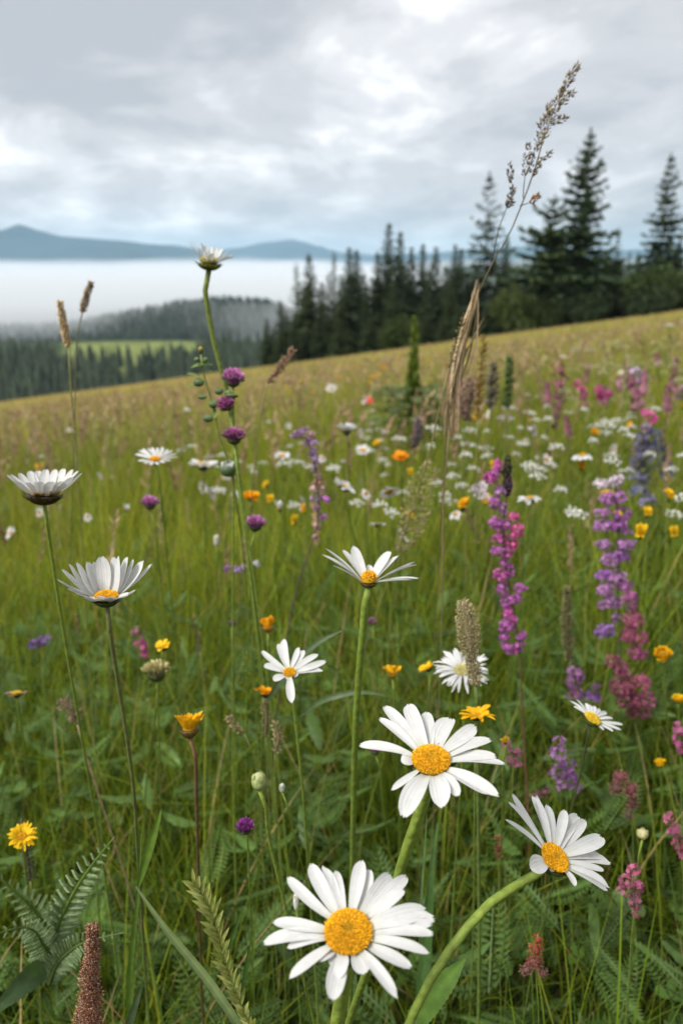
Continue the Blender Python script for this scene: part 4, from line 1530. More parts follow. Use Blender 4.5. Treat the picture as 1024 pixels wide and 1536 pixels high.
# leafy sprig with round buds in front of the tall stem
Ys = Q(350, 568, P(350, 568, CL)[1])[1] - .004
Z5 = (270, 500, 4.096)
sp_pts = zt(*Z5, [(125, 112), (132, 175), (155, 300), (188, 400), (214, 500), (240, 640), (295, 785)])
path = [Q(x, y, Ys) for x, y in sp_pts] + [Q(348, 715, Ys + .002), Q(356, 760, Ys + .006), Q(366, 850, Ys + .02)]
path += [np.array([path[-1][0] + .005, path[-1][1] + .02, gz(path[-1][0], path[-1][1] + .02) - .01])]
t = thing('leafy_sprig', 'green sprig with round fleshy leaves beside the purple clovers', 'plant', ground_of(path))
stem_part(t, path, .0007, .0012, (.16, .20, .05))
s = Ys / FPX / math.cos(PITCH)
for (x, y, rx, ry, a_) in [(135, 205, 64, 17, 82), (176, 237, 25, 9, 85), (86, 263, 44, 10, 108), (88, 326, 44, 11, 92), (213, 493, 34, 10, 5)]:
    px, py = Z5[0] + x / Z5[2], Z5[1] + y / Z5[2]
    C = Q(px, py, Ys)
    ax = RIGHT * math.sin(R(a_)) + UP * math.cos(R(a_))
    mb = MB()
    Lw = rx / Z5[2] * s
    leaf_mesh(mb, [C - ax * Lw, C + UP * Lw * .1, C + ax * Lw], ry / Z5[2] * s * 3.2, col=(.17, .25, .07), fold=.45, face=unit(UP * .9 - FWD * .5))
    mb.build('leaf', M_LEAF, t)
for (x, y, rx, ry, a_) in [(116, 302, 33, 26, 80), (138, 391, 28, 15, 85), (206, 436, 31, 25, 80), (175, 522, 33, 24, 85), (240, 356, 27, 22, 80), (105, 162, 14, 18, 0), (155, 165, 19, 16, 40), (265, 465, 22, 15, 90), (300, 370, 20, 26, 10), (318, 385, 14, 40, 0)]:
    px, py = Z5[0] + x / Z5[2], Z5[1] + y / Z5[2]
    C = Q(px, py, Ys)
    mb = MB()
    ellip(mb, C, ry / Z5[2] * s, rx / Z5[2] * s, a_, (.10, .16, .06), (.20, .28, .12), hi=False)
    mb.build('round_leaf', M_LEAF, t)
mb = MB()
C = Q(Z5[0] + 127 / Z5[2], Z5[1] + 104 / Z5[2], Ys)
ellip(mb, C, 15 / Z5[2] * s, 22 / Z5[2] * s, 0, (.09, .11, .03), (.50, .38, .05))
ray_head(mb, C + UP * 12 / Z5[2] * s, unit(UP + .1 * FWD), 12 / Z5[2] * s, 9, 60, 6 / Z5[2] * s, (.5, .36, .04))
mb.build('yellow_bud', M_LEAF, t)
# pale capped bud hanging on the tall stem
C = Q(342, 705, Ys - .004)
t = thing('flower_bud', 'round green bud with a white woolly cap against the tallest daisy stem', 'flower bud', C - UP * .006)
mb = MB()
ellip(mb, C, 11.5 * s, 10.5 * s, 0, (.09, .15, .06), (.20, .27, .15))
tube(mb, curve_pts([C, C + RIGHT * 9 * s - UP * 6 * s, C + RIGHT * 16 * s - UP * 8 * s], 6), .0007, 6, (.12, .17, .04))
mb.build('bud_body', M_LEAF, t)
mb = MB()
ray_head(mb, C + UP * 3 * s, unit(UP - .4 * FWD), 14 * s, 16, 48, 6 * s, (.72, .72, .72), rin=.6)
mb.build('petals', M_PETAL, t)

# ---------------------------------------------------------------- flower spikes
Z4 = (700, 660, 3.16)
PU, MA, PK, VI = (.44, .13, .40), (.54, .11, .38), (.64, .12, .34), (.46, .22, .47)


def cl(z, items, k=1.0):
    return [(z[0] + x / z[2], z[1] + y / z[2], rx / z[2] * k, ry / z[2] * k, c) for (x, y, rx, ry, c) in items]


cluster_plant('tall magenta and purple flower spike with a dark bud tip and red stem',
              cl(Z4, [(110, 180, 36, 30, MA), (148, 118, 24, 30, MA), (140, 160, 26, 30, PU), (155, 240, 32, 30, VI), (128, 298, 28, 32, PU), (172, 325, 24, 30, VI), (138, 395, 38, 34, PU), (185, 400, 26, 30, PU),
                      (235, 430, 34, 44, PK), (218, 362, 28, 22, PK), (160, 465, 46, 30, MA), (215, 490, 30, 26, PK), (150, 525, 40, 30, PU), (195, 530, 26, 26, MA), (180, 580, 32, 28, PU), (165, 640, 44, 36, MA), (200, 622, 24, 34, PU),
                      (165, 705, 30, 30, PU), (250, 700, 36, 24, PU), (232, 755, 34, 30, PU), (190, 760, 32, 32, PU), (195, 812, 32, 34, MA), (190, 882, 44, 36, PU), (215, 850, 28, 30, MA), (178, 935, 26, 30, PU), (195, 985, 36, 28, PU), (258, 925, 26, 26, PU), (252, 975, 28, 26, PU), (225, 1000, 22, 18, MA)]),
              .84, zt(*Z4, [(192, 82), (190, 250), (178, 330), (178, 560), (212, 760), (235, 900), (250, 1000), (256, 1180), (264, 1340)]), 'loosestrife', fl=.0027, dens=1.7, stem_w=4.5, stem_col=(.10, .07, .05), stem_col2=(.20, .07, .045),
              buds=[(*zt(*Z4, [(192, 95)])[0], 4, 9, (.07, .08, .03), 60), (*zt(*Z4, [(190, 140)])[0], 6, 13, (.06, .06, .035), 90), (*zt(*Z4, [(192, 215)])[0], 6, 16, (.08, .05, .07), 90)], jit=.25)
cluster_plant('tall soft purple spike with a pale pink top',
              cl(Z4, [(640, 210, 34, 24, (.66, .56, .64)), (700, 195, 36, 26, (.70, .60, .68)), (728, 188, 24, 20, (.66, .55, .64)), (670, 275, 44, 36, (.48, .20, .48)), (722, 268, 34, 36, (.44, .18, .46)), (650, 345, 46, 22, (.50, .24, .48)), (735, 350, 44, 34, (.42, .16, .44)),
                      (645, 405, 54, 30, VI), (715, 400, 44, 40, (.38, .13, .42)), (755, 430, 30, 14, VI), (650, 495, 42, 24, (.42, .20, .46)), (752, 495, 52, 26, (.44, .20, .47)), (735, 550, 46, 30, (.36, .13, .46)), (680, 565, 48, 34, VI), (645, 640, 40, 28, (.36, .13, .47)), (705, 650, 50, 40, VI),
                      (655, 710, 46, 36, VI), (690, 765, 50, 36, VI), (640, 780, 24, 20, VI), (705, 845, 26, 24, VI), (655, 905, 62, 34, (.34, .17, .48)), (745, 690, 40, 36, (.42, .13, .40))]),
              1.08, zt(*Z4, [(700, 190), (712, 350), (716, 500), (714, 800), (722, 1000), (712, 1150)]), 'purple_spike', fl=.0038, stem_w=4.5, stem_col=(.09, .05, .07), dens=1.7, jit=.2)
cluster_plant('rosy red spike leaning against the soft purple one',
              cl(Z4, [(772, 760, 40, 50, (.42, .12, .32)), (788, 850, 52, 50, (.40, .10, .20)), (770, 920, 46, 46, (.36, .09, .18)), (815, 940, 44, 40, (.42, .11, .20)), (800, 1010, 46, 34, (.40, .10, .22)), (830, 1020, 34, 26, (.44, .14, .26))]),
              1.05, zt(*Z4, [(768, 730), (785, 850), (800, 1000), (790, 1120), (780, 1240)]), 'rosy_spike', fl=.0034, dens=1.6, stem_w=3, stem_col=(.12, .05, .05))
cluster_plant('broad branched dusky red flower head low beside the round golden button',
              cl(Z4, [(690, 1045, 40, 34, (.30, .10, .13)), (735, 1085, 46, 40, (.40, .12, .20)), (715, 1165, 48, 48, (.30, .09, .14)), (770, 1160, 50, 50, (.34, .09, .15)), (825, 1150, 46, 46, (.42, .12, .20)), (745, 1230, 50, 46, (.26, .08, .12)), (805, 1240, 56, 46, (.34, .09, .16)), (855, 1235, 44, 50, (.38, .11, .22)), (840, 1295, 40, 26, (.30, .10, .16)), (785, 1290, 40, 26, (.24, .08, .10))]),
              .95, zt(*Z4, [(730, 1060), (770, 1160), (790, 1290), (800, 1400)]), 'dusky_red_flower', fl=.0034, dens=1.8, stem_w=3, stem_col=(.12, .06, .05))
cluster_plant('short stubby lilac flower spike under a thin green grass head',
              cl(Z4, [(505, 1090, 34, 30, (.40, .18, .40)), (530, 1120, 24, 34, (.38, .16, .38)), (500, 1150, 36, 34, (.32, .12, .30)), (515, 1200, 36, 34, (.30, .11, .26)), (490, 1210, 26, 30, (.26, .10, .22))]),
              .88, zt(*Z4, [(505, 1075), (508, 1200), (515, 1330)]), 'lilac_spike', fl=.0042, stem_w=2.6)
cluster_plant('flat violet flower tuft just beside the short lilac spike',
              cl(Z4, [(560, 1212, 40, 26, (.30, .12, .40)), (610, 1222, 40, 24, (.28, .12, .38)), (620, 1170, 24, 26, (.22, .10, .22))]),
              1.0, zt(*Z4, [(580, 1215), (585, 1300), (590, 1380)]), 'lilac_spike', fl=.0045, stem_w=2.6)
Z5b = (270, 500, 4.096)
LI, BE = (.46, .28, .52), (.42, .27, .26)
cluster_plant('thin lilac spike with a nodding tip on a dark bare stem',
              cl(Z5b, [(702, 625, 24, 20, LI), (740, 605, 26, 20, LI), (778, 600, 26, 22, (.52, .34, .54)), (812, 622, 24, 22, BE), (790, 665, 24, 22, (.34, .2, .44)), (826, 676, 24, 26, LI), (808, 730, 22, 26, (.28, .16, .36)), (832, 780, 22, 26, LI), (825, 830, 18, 26, (.26, .15, .26)),
                       (842, 875, 18, 24, BE), (845, 920, 24, 22, (.50, .26, .22)), (818, 950, 28, 26, BE), (872, 960, 22, 26, BE), (888, 1018, 32, 26, (.46, .16, .46)), (830, 1010, 26, 22, LI), (842, 1070, 18, 26, (.30, .18, .24)), (876, 1125, 30, 26, (.44, .18, .42)), (842, 1185, 18, 26, BE), (832, 1245, 16, 24, BE)]),
              .92, zt(*Z5b, [(695, 628), (765, 632), (800, 700), (832, 850), (850, 1000), (842, 1180), (815, 1275), (720, 1560), (655, 1885), (640, 2000)]), 'lilac_spike', fl=.0038, stem_w=3.6, stem_col=(.12, .06, .09), stem_col2=(.035, .03, .018), jit=.25)
Z7 = (780, 480, 4.197)
LU = (.16, .16, .26)
cluster_plant('blurred blue grey lupin spike with two columns of blossom',
              cl(Z7, [(800, 690, 40, 26, (.24, .17, .26)), (770, 730, 50, 34, LU), (830, 720, 50, 34, (.16, .14, .28)), (745, 790, 44, 34, (.17, .14, .24)), (800, 790, 44, 34, LU), (865, 790, 44, 40, (.15, .13, .30)), (735, 850, 44, 34, LU), (790, 860, 44, 34, (.18, .16, .30)), (885, 850, 46, 36, LU), (730, 910, 44, 34, (.17, .14, .24)), (785, 930, 44, 34, LU), (905, 910, 44, 40, LU),
                      (720, 970, 44, 34, LU), (780, 1000, 50, 34, (.16, .15, .25)), (925, 960, 40, 34, (.12, .13, .22)), (750, 1080, 60, 34, LU), (790, 1140, 60, 34, (.22, .2, .32))]),
              1.75, zt(*Z7, [(800, 670), (800, 850), (790, 1100), (790, 1250)]), 'lupin', fl=.0105, stem_w=4, stem_col=(.08, .08, .06), keep=True)
cluster_plant('bright pink bud leaning over the blue lupin', cl(Z7, [(790, 580, 22, 20, PK), (815, 605, 24, 24, PK), (840, 630, 24, 24, (.5, .05, .26))]), 1.7, zt(*Z7, [(815, 605), (850, 680), (870, 800)]), 'pink_bud', 'flower bud', fl=.008, stem_w=2.6)
cluster_plant('curved pink flower spike in the mid meadow, bent like a hook', cl(Z7, [(360, 400, 20, 20, PK), (385, 430, 24, 24, PK), (402, 465, 18, 28, (.6, .12, .36)), (412, 515, 12, 28, (.55, .22, .3))]), 2.3, zt(*Z7, [(360, 400), (400, 460), (410, 540), (412, 640)]), 'pink_spike', fl=.010, stem_w=2.4)
cluster_plant('pair of pink petals forming a V in the mid meadow', cl(Z7, [(500, 440, 20, 28, PK), (512, 475, 22, 24, (.55, .06, .30)), (545, 470, 24, 18, PK), (570, 455, 20, 18, (.55, .16, .30))]), 2.3, zt(*Z7, [(512, 470), (518, 520), (520, 640)]), 'pink_spike', fl=.011, stem_w=2.4)
cluster_plant('lilac and pink blurred flower spike beside the pair of pink petals', cl(Z7, [(720, 330, 34, 30, (.55, .42, .6)), (755, 355, 34, 30, (.52, .40, .58)), (740, 400, 30, 26, (.4, .22, .34)), (740, 460, 28, 40, (.6, .14, .42)), (755, 515, 20, 28, (.55, .28, .36))]), 2.4, zt(*Z7, [(740, 320), (745, 500), (748, 640)]), 'lilac_spike', fl=.012, stem_w=2.4)
cluster_plant('dusty mauve blurred spike standing between the pines and the magenta spike', cl(Z7, [(258, 310, 20, 40, (.36, .14, .17)), (262, 380, 34, 44, (.34, .12, .18)), (245, 450, 38, 44, (.26, .11, .14)), (240, 520, 38, 44, (.28, .13, .16)), (235, 590, 38, 40, (.24, .13, .13)), (225, 660, 22, 40, (.18, .12, .08))]), 2.2, zt(*Z7, [(258, 280), (245, 480), (222, 700), (215, 820)]), 'mauve_spike', fl=.010, stem_w=3, stem_col=(.12, .07, .05), jit=.25)
cluster_plant('small dull pink flower beside the lilac and pink spike', cl(Z7, [(630, 385, 24, 26, (.36, .17, .25)), (665, 415, 30, 22, (.5, .36, .42)), (645, 350, 34, 24, (.6, .52, .40))]), 2.4, zt(*Z7, [(645, 390), (650, 460), (652, 640)]), 'pink_spike', fl=.011, stem_w=2)
cluster_plant('pale pink flower heads at the picture edge above the lupin', cl(Z7, [(970, 440, 26, 26, (.45, .2, .26)), (1000, 470, 30, 34, (.34, .2, .26)), (1015, 430, 24, 24, (.4, .24, .3))]), 2.2, zt(*Z7, [(990, 450), (995, 560), (1000, 700)]), 'pink_spike', fl=.010, stem_w=2)
cluster_plant('half white half red flower alone in the open meadow', [(547, 600, 4.5, 4, (.75, .62, .62)), (554, 602, 5, 4.5, (.70, .08, .05))], 2.9, [(551, 603), (552, 625), (553, 650)], 'red_flower', fl=.011, stem_w=1.8)

# ---------------------------------------------------------------- small purple and red heads in the front right
RD = (.42, .15, .17)
cluster_plant('purple branched spike under the down-turned daisy', [(838, 1112, 9, 9, VI), (836, 1130, 13, 12, VI), (850, 1146, 14, 13, (.36, .14, .42)), (836, 1158, 14, 12, VI), (856, 1166, 14, 12, (.32, .12, .38)), (843, 1178, 14, 10, VI), (864, 1182, 8, 8, (.3, .15, .32))], .66, [(838, 1105), (845, 1160), (850, 1220), (852, 1280)], 'lilac_spike', fl=.0036, stem_w=2.6)
cluster_plant('dusty pink seed cluster with drooping tail above the small round bud', [(930, 1165, 13, 10, RD), (925, 1182, 15, 12, (.30, .15, .13)), (945, 1185, 13, 14, RD), (948, 1205, 10, 14, (.28, .12, .12)), (942, 1222, 8, 10, (.28, .18, .15))], .62, [(930, 1160), (945, 1200), (948, 1250), (950, 1330)], 'sorrel', fl=.0026, stem_w=2.2, tpl=(SPIKELET, SPIKELET_F), dens=1.6, jit=.3)
cluster_plant('pink seed head of lumpy clusters beside the tilted daisy', [(950, 1304, 12, 9, (.46, .12, .22)), (938, 1322, 16, 13, (.40, .12, .20)), (956, 1330, 10, 16, (.36, .10, .18)), (948, 1350, 12, 13, (.38, .12, .22)), (955, 1368, 8, 10, (.34, .12, .16)), (930, 1334, 8, 7, (.5, .2, .28))], .48, [(945, 1300), (950, 1350), (945, 1420), (940, 1500)], 'sorrel', fl=.0024, stem_w=3, dens=1.2, jit=.3)
cluster_plant('slanting pink seed head cut by the picture edge', [(1003, 1228, 7, 9, (.44, .12, .22)), (1010, 1245, 11, 13, (.40, .10, .20)), (1018, 1265, 12, 14, (.38, .10, .18)), (1022, 1282, 8, 10, (.34, .1, .16))], .55, [(1003, 1222), (1015, 1260), (1022, 1300), (1024, 1380)], 'sorrel', fl=.0026, stem_w=2.6, dens=1.3, jit=.3)
cluster_plant('rust red conical seed head low between the tilted daisy and the grass', [(806, 1410, 10, 10, (.52, .13, .06)), (803, 1425, 14, 12, (.46, .14, .08)), (800, 1442, 17, 12, (.38, .14, .11)), (790, 1455, 12, 9, (.34, .17, .15)), (812, 1458, 10, 9, (.36, .17, .16))], .44, [(806, 1402), (803, 1445), (806, 1500), (808, 1560)], 'sorrel', fl=.0022, stem_w=3, dens=1.5, jit=.3, tpl=(SPIKELET, SPIKELET_F))
cluster_plant('tiny dark pink flower cluster close beside the big arching daisy', [(762, 1118, 8, 9, (.36, .14, .20)), (772, 1130, 10, 10, (.34, .10, .18)), (766, 1142, 9, 7, (.30, .10, .16)), (776, 1145, 6, 6, (.42, .14, .24))], .62, [(764, 1112), (768, 1145), (766, 1220)], 'sorrel', fl=.0032, stem_w=2)
cluster_plant('bright pink flower cut by the picture edge beside the yellow cup flower', [(1016, 1092, 9, 8, (.48, .14, .28)), (1020, 1108, 10, 11, (.44, .10, .26)), (1022, 1122, 7, 8, (.4, .1, .22))], .7, [(1018, 1090), (1020, 1125), (1021, 1200)], 'pink_spike', fl=.0038, stem_w=2.2)
cluster_plant('small orange brown seed spike left of the tilted daisy', [(747, 1258, 5, 8, (.34, .15, .07)), (747, 1272, 6, 9, (.32, .12, .06)), (747, 1284, 5, 6, (.3, .14, .08))], .55, [(747, 1252), (747, 1290), (748, 1380), (749, 1450)], 'sorrel', fl=.0022, stem_w=2.4, dens=1.6, tpl=(SPIKELET, SPIKELET_F))
cluster_plant('dull mauve seed tuft behind the tilted daisy', [(820, 1186, 9, 7, (.28, .12, .15)), (812, 1195, 8, 7, (.25, .12, .13)), (800, 1190, 7, 7, (.3, .16, .16))], .66, [(813, 1192), (812, 1240), (812, 1300)], 'sorrel', fl=.003, stem_w=2, jit=.3)
cluster_plant('violet flower lying low at the left among the grass', [(52, 966, 12, 6, (.22, .12, .34)), (68, 960, 14, 6, (.24, .13, .36))], 1.05, [(60, 963), (63, 985), (66, 1030)], 'violet_flower', fl=.0055, stem_w=2)
cluster_plant('small pink flower stalk between the cup daisy and the yellow flowers', [(206, 950, 8, 10, (.34, .14, .20)), (212, 968, 10, 10, (.46, .08, .24)), (216, 980, 7, 8, (.42, .08, .22))], 1.0, [(206, 940), (214, 985), (218, 1040)], 'pink_spike', fl=.0045, stem_w=2)
cluster_plant('tiny lilac florets on a thin twig behind the tall clover stem', [(341, 852, 5, 5, (.34, .14, .40)), (356, 854, 8, 6, (.34, .22, .42)), (368, 849, 7, 4, (.5, .45, .52)), (384, 846, 5, 5, (.6, .58, .6))], .9, [(384, 846), (360, 854), (352, 880), (352, 960)], 'lilac_spike', fl=.0035, stem_w=1.8)
cluster_plant('dull lilac spike standing in the white umbels with a dark tip', [(627, 632, 5, 9, (.20, .15, .18)), (627, 645, 8, 10, (.24, .18, .22)), (624, 658, 9, 10, (.17, .13, .15)), (620, 668, 6, 5, (.12, .09, .08))], 1.7, [(628, 622), (625, 660), (616, 690), (616, 760)], 'lilac_spike', fl=.006, stem_w=2, tpl=(SPIKELET, SPIKELET_F), dens=1.5)

# ---------------------------------------------------------------- grasses one can single out
YG = .72
Z8 = (600, 80, 2.327)
z8 = lambda pts: [(Z8[0] + x / Z8[2], Z8[1] + y / Z8[2]) for x, y in pts]
main_px = z8([(620, 40), (560, 140), (520, 240), (490, 330), (460, 430), (430, 510), (375, 640), (325, 725), (275, 830), (215, 1000), (165, 1300), (150, 1480)])
pts = [Q(x, y, YG) for x, y in main_px]
path = pts + [Q(655, 900, YG + .04)]
path += [np.array([path[-1][0] - .01, YG + .06, gz(path[-1][0], YG + .06) - .01])]
t = thing('tall_grass', 'very tall brown flowering grass leaning across the sky in front of the pines', 'grass', ground_of(path))
sg = YG / FPX
stem_part(t, path[3:], .8 * sg, .9 * sg, (.15, .12, .06), (.16, .18, .06), n=60, k=6)
mb = MB()
tube(mb, curve_pts(path[:5], 20), [.35 * sg, .6 * sg], 5, (.16, .12, .06))
SPC = [(.27, .19, .11), (.33, .26, .12), (.22, .15, .11), (.30, .28, .10), (.20, .12, .10)]
for a_, b_, r_, n_ in (((460, 430), (490, 388), 9, 26), ((474, 385), (526, 346), 9, 30), ((476, 345), (496, 232), 15, 70), ((510, 240), (520, 178), 11, 40), ((528, 246), (580, 220), 9, 32), ((515, 255), (562, 130), 16, 90), ((552, 185), (606, 130), 9, 36), ((558, 138), (622, 38), 12, 80), ((496, 300), (520, 262), 10, 30)):
    (x0, y0), (x1, y1) = z8([a_, b_])
    A, B = Q(x0, y0, YG), Q(x1, y1, YG + random.uniform(-.012, .012))
    seed_spike(mb, [A, (A + B) / 2, B], r_ / Z8[2] * sg, n_, 6.0 * sg, SPC, .35, False)
    tube(mb, [A, B], .5 * sg, 5, (.16, .12, .06))
mb.build('sprays', M_DRY, t)
for pxs, segs in ((z8([(322, 715), (348, 600), (372, 535), (392, 470), (385, 440)]), (((368, 540), (390, 512)), ((374, 535), (394, 468)), ((388, 455), (377, 388)))),
                  (z8([(428, 505), (432, 450), (436, 420)]), (((432, 430), (446, 312)), ((445, 425), (461, 352)))),
                  (z8([(418, 532), (440, 525), (455, 520)]), (((450, 524), (482, 498)),))):
    mb = MB()
    q = [Q(x, y, YG - .004) for x, y in pxs]
    q[0] = Q(*pxs[0], YG)
    tube(mb, curve_pts(q, 20), [.75 * sg, .5 * sg], 6, (.10, .085, .045))
    for (a_, b_) in segs:
        (x0, y0), (x1, y1) = z8([a_, b_])
        A, B = Q(x0, y0, YG - .004), Q(x1, y1, YG - .006)
        orange = a_[0] == 450
        seed_spike(mb, [A, (A + B) / 2, B], 9 / Z8[2] * sg, 46, 5.5 * sg, [(.40, .20, .05), (.30, .14, .05)] if orange else [(.14, .085, .08), (.19, .12, .09), (.16, .15, .05)], .35, False)
    mb.build('sprays', M_DRY, t)
# its bundle of dry sheaths
t = thing('dry_straw', 'bundle of dry straw-coloured sheaths twisted round the tall grass stem', 'grass', Q(660, 740, YG + .004) * [1, 1, 0] + [0, 0, gz(0.06, YG)])
for k in range(26):
    u = random.random()
    e = z8([random.choice([(226, 920), (268, 800), (262, 830), (284, 938), (240, 880), (250, 860), (262, 850), (215, 960), (274, 810)])])[0]
    b = z8([(random.gauss(172, 12), random.uniform(1180, 1370))])[0]
    m = z8([(random.gauss(205, 9), random.gauss(1080, 30))])[0]
    A, M_, E = Q(*b, YG + random.uniform(-.005, .006)), Q(*m, YG + random.uniform(-.006, .006)), Q(e[0] + random.gauss(0, 2), e[1] + random.gauss(0, 6), YG + random.uniform(-.004, .004))
    mb = MB()
    leaf_mesh(mb, [A, M_, E], random.uniform(2.2, 5.2) * sg, col=np.array([(.40, .30, .17), (.30, .21, .12), (.48, .37, .23), (.23, .17, .10)][k % 4]), nl=16, nw=3, fold=.5, face=unit(RIGHT * random.gauss(0, .7) - FWD))
    mb.build('straw', M_DRY, t)
mb = MB()
low = [Q(*z8([(x, y)])[0], YG) for x, y in ((172, 1300), (165, 1400), (150, 1500), (150, 1600))]
low.append(np.array([low[-1][0], YG + .03, gz(low[-1][0], YG + .03) - .01]))
tube(mb, curve_pts(low, 20), [1.6 * sg, .9 * sg, .8 * sg], 6, (.24, .18, .09), (.15, .17, .05))
mb.build('stem', M_DRY, t)
grass_plant('thin green grass stalk slanting up beside the straw bundle', z8([(170, 1100), (195, 1010), (222, 915)]), .71, 2.2, 60, 7, [(.22, .18, .08), (.26, .21, .1)], z8([(125, 1290), (95, 1420), (70, 1500)]), stem_w=1.8, stem_col=(.2, .17, .07))
grass_plant('narrow ochre grass spike standing before the pine foot', [(716, 630), (720, 570), (725, 505)], 1.15, 3.2, 150, 8, [(.30, .20, .05), (.34, .24, .06), (.26, .18, .05)], [(715, 700), (714, 760)], stem_w=2, rprof=[.6, 1, 1, .8, .3])
TANS = [(.58, .42, .23), (.66, .49, .28), (.48, .34, .17)]
grass_plant('tan grass spike upright against the fog at the far left', zt(0, 400, 2.56, [(264, 312), (248, 240), (232, 136)]), .85, 3.9, 420, 5.5, TANS, zt(0, 400, 2.56, [(268, 400), (275, 500), (290, 640), (300, 800)]), stem_w=2.2, rprof=[.5, .9, 1, .8, .3], stem_col=(.20, .20, .07))
grass_plant('smaller brown grass spike leaning in the fog beside the tan one', zt(0, 400, 2.56, [(316, 180), (332, 120), (350, 62)]), .95, 3.3, 300, 5.5, [(.38, .27, .16), (.30, .21, .13)], zt(0, 400, 2.56, [(300, 240), (293, 330), (290, 480)]), stem_w=1.6, rprof=[.5, 1, .8, .9, .3], stem_col=(.14, .13, .07))
grass_plant('pinkish brown grass head leaning over the brow before the wood', [(402, 576), (418, 553), (440, 525)], 1.0, 4.0, 150, 7, [(.36, .22, .14), (.42, .28, .18)], [(396, 600), (386, 660), (380, 720)], stem_w=1.6, rprof=[.4, .8, 1, .8, .3], stem_col=(.2, .16, .08))
ZT = (640, 880, 6.68)
grass_plant('fat speckled brown grass head in front of the fringed fleabane', zt(*ZT, [(485, 985), (470, 850), (440, 700), (432, 640), (420, 450), (385, 250), (358, 150)]), .54, 19, 1900, 5.5,
            [(.56, .47, .26), (.44, .37, .18), (.64, .55, .34), (.34, .29, .14), (.52, .45, .22)], zt(*ZT, [(492, 1060), (502, 1250), (505, 1450), (506, 1700)]), rprof=[.25, .60, .55, .62, .42, .62, .85, 1.0, 1.02, 1.0, .95, .85, .68, .35], stem_w=6, stem_col=(.10, .14, .035), keep=True, out=.6)
grass_plant('slender pale green grass head between the magenta and purple spikes', zt(*Z4, [(485, 1050), (480, 960), (470, 880), (475, 800), (468, 700)]), .95, 9, 420, 7, [(.24, .22, .10), (.28, .25, .12), (.19, .18, .08)], zt(*Z4, [(490, 1120), (500, 1260)]), rprof=[.3, .6, .9, 1, .9, .6, .35, .3], stem_w=2.2)
grass_plant('grey green grass head in front of the slender-petalled yellow flower', [(46, 1320), (42, 1290), (37, 1258), (33, 1232)], .58, 9, 330, 7, [(.14, .15, .08), (.18, .18, .10), (.12, .13, .06)], [(52, 1360), (56, 1420)], rprof=[.7, 1, .9, .7, .35], stem_w=3, keep=False)
grass_plant('loose cream grass seed tuft leaning beside the largest yellow flower', [(366, 1100), (352, 1088), (342, 1075)], .6, 6, 60, 7, [(.38, .30, .16), (.44, .36, .2)], [(380, 1130), (388, 1220)], rprof=[.5, 1, .8, .5], stem_w=1.4)
grass_plant('loose cream grass seed tuft hanging at the tip of a bent green stalk', [(412, 1130), (418, 1105), (412, 1085)], .6, 8, 80, 7, [(.36, .28, .14), (.42, .34, .19)], [(412, 1160), (416, 1240)], rprof=[.6, 1, .8, .5], stem_w=1.6)
grass_plant('speckled grass seed tuft under the orange flower on edge', [(398, 1105), (400, 1075), (396, 1052)], .62, 8, 90, 6, [(.30, .24, .12), (.24, .17, .1)], [(400, 1140), (404, 1220)], rprof=[.5, 1, 1, .5], stem_w=1.6)
grass_plant('loose feathery grass head leaning aside in the middle, under the straw bundle', [(600, 830), (620, 780), (636, 720), (650, 700)], 1.0, 24, 420, 8, [(.36, .32, .15), (.30, .30, .12), (.40, .32, .18)], [(590, 880), (584, 960)], rprof=[.3, .8, 1, .9, .5], stem_w=1.6, out=.45, core=False)
grass_plant('dark green cone-shaped plant tip standing in the mid meadow', [(759, 612), (762, 575), (764, 538)], 1.9, 4.4, 300, 8, [(.10, .15, .035), (.13, .19, .05)], [(758, 650), (757, 720)], rprof=[.9, 1, .9, .7, .3], stem_w=3, name='green_spike', cat='plant', mat=M_LEAF)
grass_plant('grey blurred grass spike between the straw bundle and the green cone tip', [(735, 612), (737, 580), (740, 548)], 1.9, 6, 150, 10, [(.17, .15, .10), (.2, .17, .12)], [(734, 650), (733, 720)], rprof=[.7, 1, .9, .5], stem_w=2)
grass_plant('hazy pink brown grass tuft beside the narrow ochre spike', [(698, 630), (703, 595), (708, 570)], 1.9, 15, 160, 11, [(.30, .20, .15), (.26, .17, .13)], [(696, 670), (695, 740)], rprof=[.5, 1, .9, .4], stem_w=1.8)
# reddish brown sorrel low at the left
ZB = (0, 1180, 2.56)
grass_plant('big rusty brown sorrel seed spike low at the left', zt(*ZB, [(345, 1000), (345, 850), (350, 700), (356, 610), (358, 532)]), .34, 27, 6500, 5.5, [(.34, .15, .08), (.24, .10, .055), (.40, .20, .12), (.56, .40, .30), (.18, .075, .045)], zt(*ZB, [(345, 1100), (350, 1200)]), name='sorrel', cat='plant', rprof=[1, .98, .92, .75, .6, .5, .42, .3], stem_w=8, stem_col=(.2, .09, .05), keep=True, out=.65, rag=.28)
